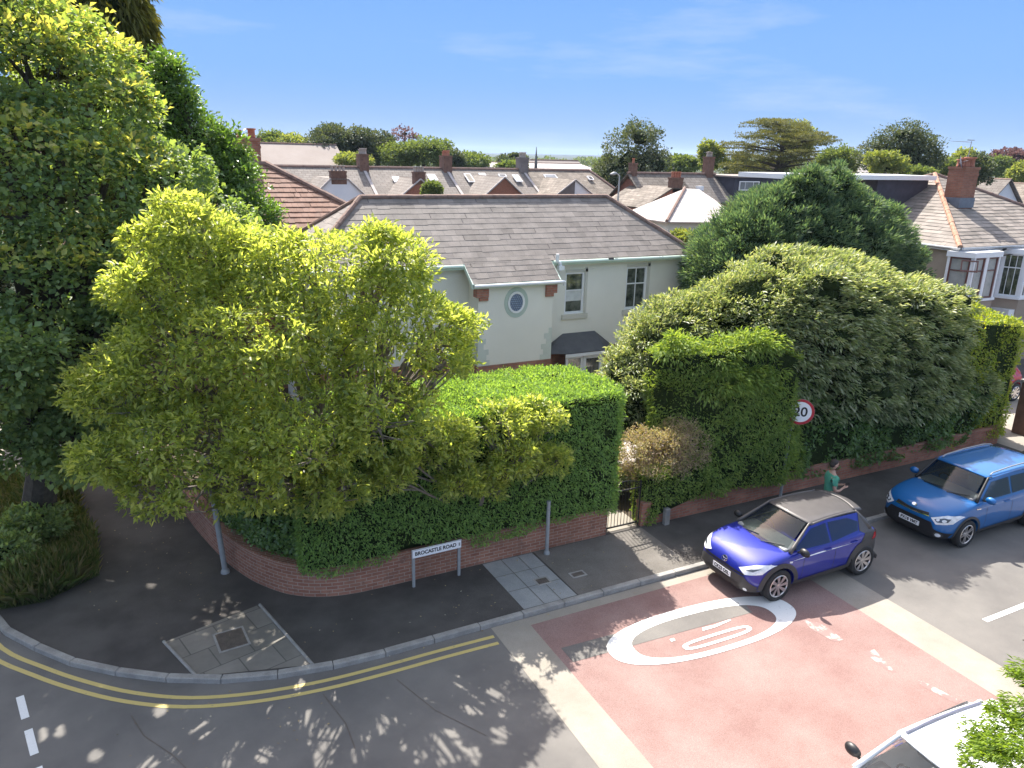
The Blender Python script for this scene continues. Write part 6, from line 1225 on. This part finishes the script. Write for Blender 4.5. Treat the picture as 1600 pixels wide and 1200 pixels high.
# ---- background trees
def bgtree(px,ytop,ybot,wpx,t,mat,label,nc=60,nl=26,name='tree',lf=None,sp=.2,kind=0,flat=.75):
    c=att(px,(ytop+ybot)/2,t); wpx=wpx*(1.4 if px<900 and ytop>195 and name=='tree' else 1.12); w=wpx*t/CF/2; h=(ybot-ytop)*t/CF/2; base=(c.x,c.y,0); T=treeroot(name,base,label,'tree','trees beyond the roofs'); bl=[]
    k=max(4,int(wpx/11)); rg=random.Random(int(px))
    if kind==0:
        bl.append(((0,0,c.z),(w*.7,w*.7,h*.75)))
        for i in range(k):
            a=rg.uniform(0,6.28); rr=rg.uniform(.35,.72); zz=rg.uniform(-.55,.72); f=math.sqrt(max(.1,1-zz*zz)); bl.append(((math.cos(a)*w*rr*f,math.sin(a)*w*rr*f,c.z+zz*h),(w*.36,w*.36,h*.3)))
        lf=lf or 3.6*t/CF; leaf_crown('crown',mat,bl,int(nc*wpx/42*(1+h/w*.5)),w*.2+.1,int(nl*1.7),lf,lf*.7,T,up=.5,jit=.8,shell=(.72,1.2),deep=.8,flat=flat,nup=.7); core('inner_shade',bl,T,.5 if wpx>60 else .25)
    elif kind==1:   # cedar: flat layered plates
        for i in range(60):
            zz=rg.uniform(-1,.95); a=rg.uniform(0,6.28); rr=(1-abs(zz-.0)**1.5*.35)*rg.uniform(.25,.95)*(1 if zz<.5 else .55); bl.append(((math.cos(a)*w*rr,math.sin(a)*w*rr,c.z+zz*h),(w*rg.uniform(.2,.34),w*rg.uniform(.2,.3),h*.09)))
        lf=3*t/CF; leaf_crown('crown',mat,bl,1500,w*.07,26,lf,lf*.45,T,up=.1,jit=.5,shell=(.5,1.1),deep=.5,flat=.25,nup=1.5)
        mb=MB()
        for cc,r in bl: mb.tube([(0,0,cc[2]-h*.25),Vector((0,0,cc[2]-h*.2)).lerp(Vector(cc),.5),cc],[.12,.08,.03],5)
        mb.build('branches',darkbark,T)
    mb=MB(); mb.tube([(0,0,-.1),(0,0,c.z*.6),(0,0,c.z+h*.3)],[w*.12+.12,w*.1+.05,.05],7); mb.build('trunk',darkbark,T)
    return T
for a in ((425,203,262,46,92,bgA,'light green tree with a pointed top left of the dark row'),(462,212,262,54,92,bgC,'bright bushy tree above the long brown roof'),(402,222,262,40,90,bgA,'low green tree beside the left brick chimney'),(515,197,262,62,88,bgB,'dark tall tree rising above the long roof end'),(558,203,262,58,90,bgB,'dark rounded tree between the tall one and chimney'),(590,208,262,50,92,bgB,'dark green tree right of the first terrace chimney'),
 (622,222,264,60,90,bgA,'mid green round tree in front of the thin purple one'),(662,216,264,62,90,bgA,'broad mid green tree left of the second chimney'),(705,236,264,40,105,bgB,'dark low tree behind the second chimney'),(735,240,266,50,120,bgA,'small green tree right of the second chimney'),(798,241,264,34,130,bgB,'small dark domed tree left of the third chimney'),(800,252,268,36,118,bgA,'low bright tree against the terrace ridge near the third chimney'),
 (555,240,262,44,82,bgC,'pale shrub-like tree low behind the terrace ridge'),(985,193,330,108,74,bgB,'big dark round tree standing right of the terrace end'),(948,245,280,40,84,bgA,'small tree at the left foot of the big dark one'),(1064,241,275,52,96,bgA,'light green domed tree above the brick house roof'),(1112,222,275,42,84,bgC,'bright upright tree left of the cedar'),(1245,186,262,52,98,bgC,'tall pale tree poking up behind the cedar'),(1310,228,275,62,72,bgA,'green tree right of the cedar above the flat roof'),
 (1412,200,290,118,66,bgB,'large dark glossy tree left of the right hand house roof'),(1385,236,272,60,60,bgC,'yellow green tree in front of the large dark glossy tree'),(1440,262,280,44,58,bgA,'small tree behind the flat dormer roof end'),(1528,240,300,48,56,bgB,'dark conifer right of the big brick chimney'),(1510,236,275,50,90,bgC,'olive tree right behind the aerial mast'),(1575,233,262,50,120,bgP,'purple copper beech on the right skyline'),(1545,246,280,56,100,bgA,'green tree under the copper beech'),(1598,250,300,44,80,bgC,'bright tree at the extreme right edge of the skyline'),
 (1150,238,280,40,90,bgB,'low dark tree at the left foot of the cedar'),(1480,248,290,40,70,bgA,'olive tree between chimney and glossy tree')):
    bgtree(*a)
bgtree(632,196,222,34,96,bgP,'thin purple leaved treetop above the green trees',nc=26,nl=9,sp=.5)
bgtree(1222,188,275,196,80,bgQ,'spreading layered cedar on the skyline right of centre',kind=1,name='cedar_tree')
bgtree(675,284,312,30,46,bgA,'small bush top poking above the main house ridge',nc=150,name='garden_tree'); bgtree(1300,262,300,60,40,yewm,'dark conifer tops just behind the yew',name='conifer_tree')
bgtree(1075,362,400,46,34,bgC,'sunny shrub between the house corner and the dark yew',nc=90,name='garden_tree')
bgtree(-60,250,600,200,30,bgB,'dark tree outside the left edge',nc=60)
# far woods (continuous belts nobody could count)
def belt(name,px0,px1,ytop,dist,mat,label,n,hj=3):
    P=[];
    for i in range(n):
        px=random.uniform(px0,px1); d=ray(px,600); d=Vector((d.x,d.y,0)).normalized()*dist*random.uniform(.94,1.08)
        hor=238.8+(px-800)*.0248; z=CH-(ytop+random.uniform(0,hj)+2.2*math.sin(px*.11)+1.5*math.sin(px*.31)-hor)/CF*dist; 
        P.append((d.x,d.y,z*random.uniform(.15,1)**.5))
    P=np.array(P); s=2.6*dist/CF; tag(leafobj(name,mat,P,nrm(rdir(n)+np.array([0,0,.4])),rdir(n),s*rng.uniform(.7,1.6,n),s*.8,None),label,'woodland',kind='stuff')
belt('far_wood',-300,1900,246.5,420,bgA,'distant belt of trees along the horizon',34000); belt('far_wood',-300,1900,250,230,bgB,'nearer belt of trees below the skyline',34000,hj=6)
# ================================================================== HAZE
mb=MB(); mb.box(-9300,9300,-9300,9300,-3.2,70); hz_=mb.build('haze',None)
hm=bpy.data.materials.new('haze_air'); hm.use_nodes=True; nt=hm.node_tree; nt.nodes.clear(); ho=nt.nodes.new('ShaderNodeOutputMaterial'); pv=nt.nodes.new('ShaderNodeVolumePrincipled'); pv.inputs['Density'].default_value=.00015; pv.inputs['Color'].default_value=(.58,.74,.95,1); nt.links.new(pv.outputs[0],ho.inputs['Volume'])
hz_.data.materials.append(hm); hz_.display_type='WIRE'; tag(hz_,'thin blue summer haze lying over the distant hills','haze',kind='stuff')
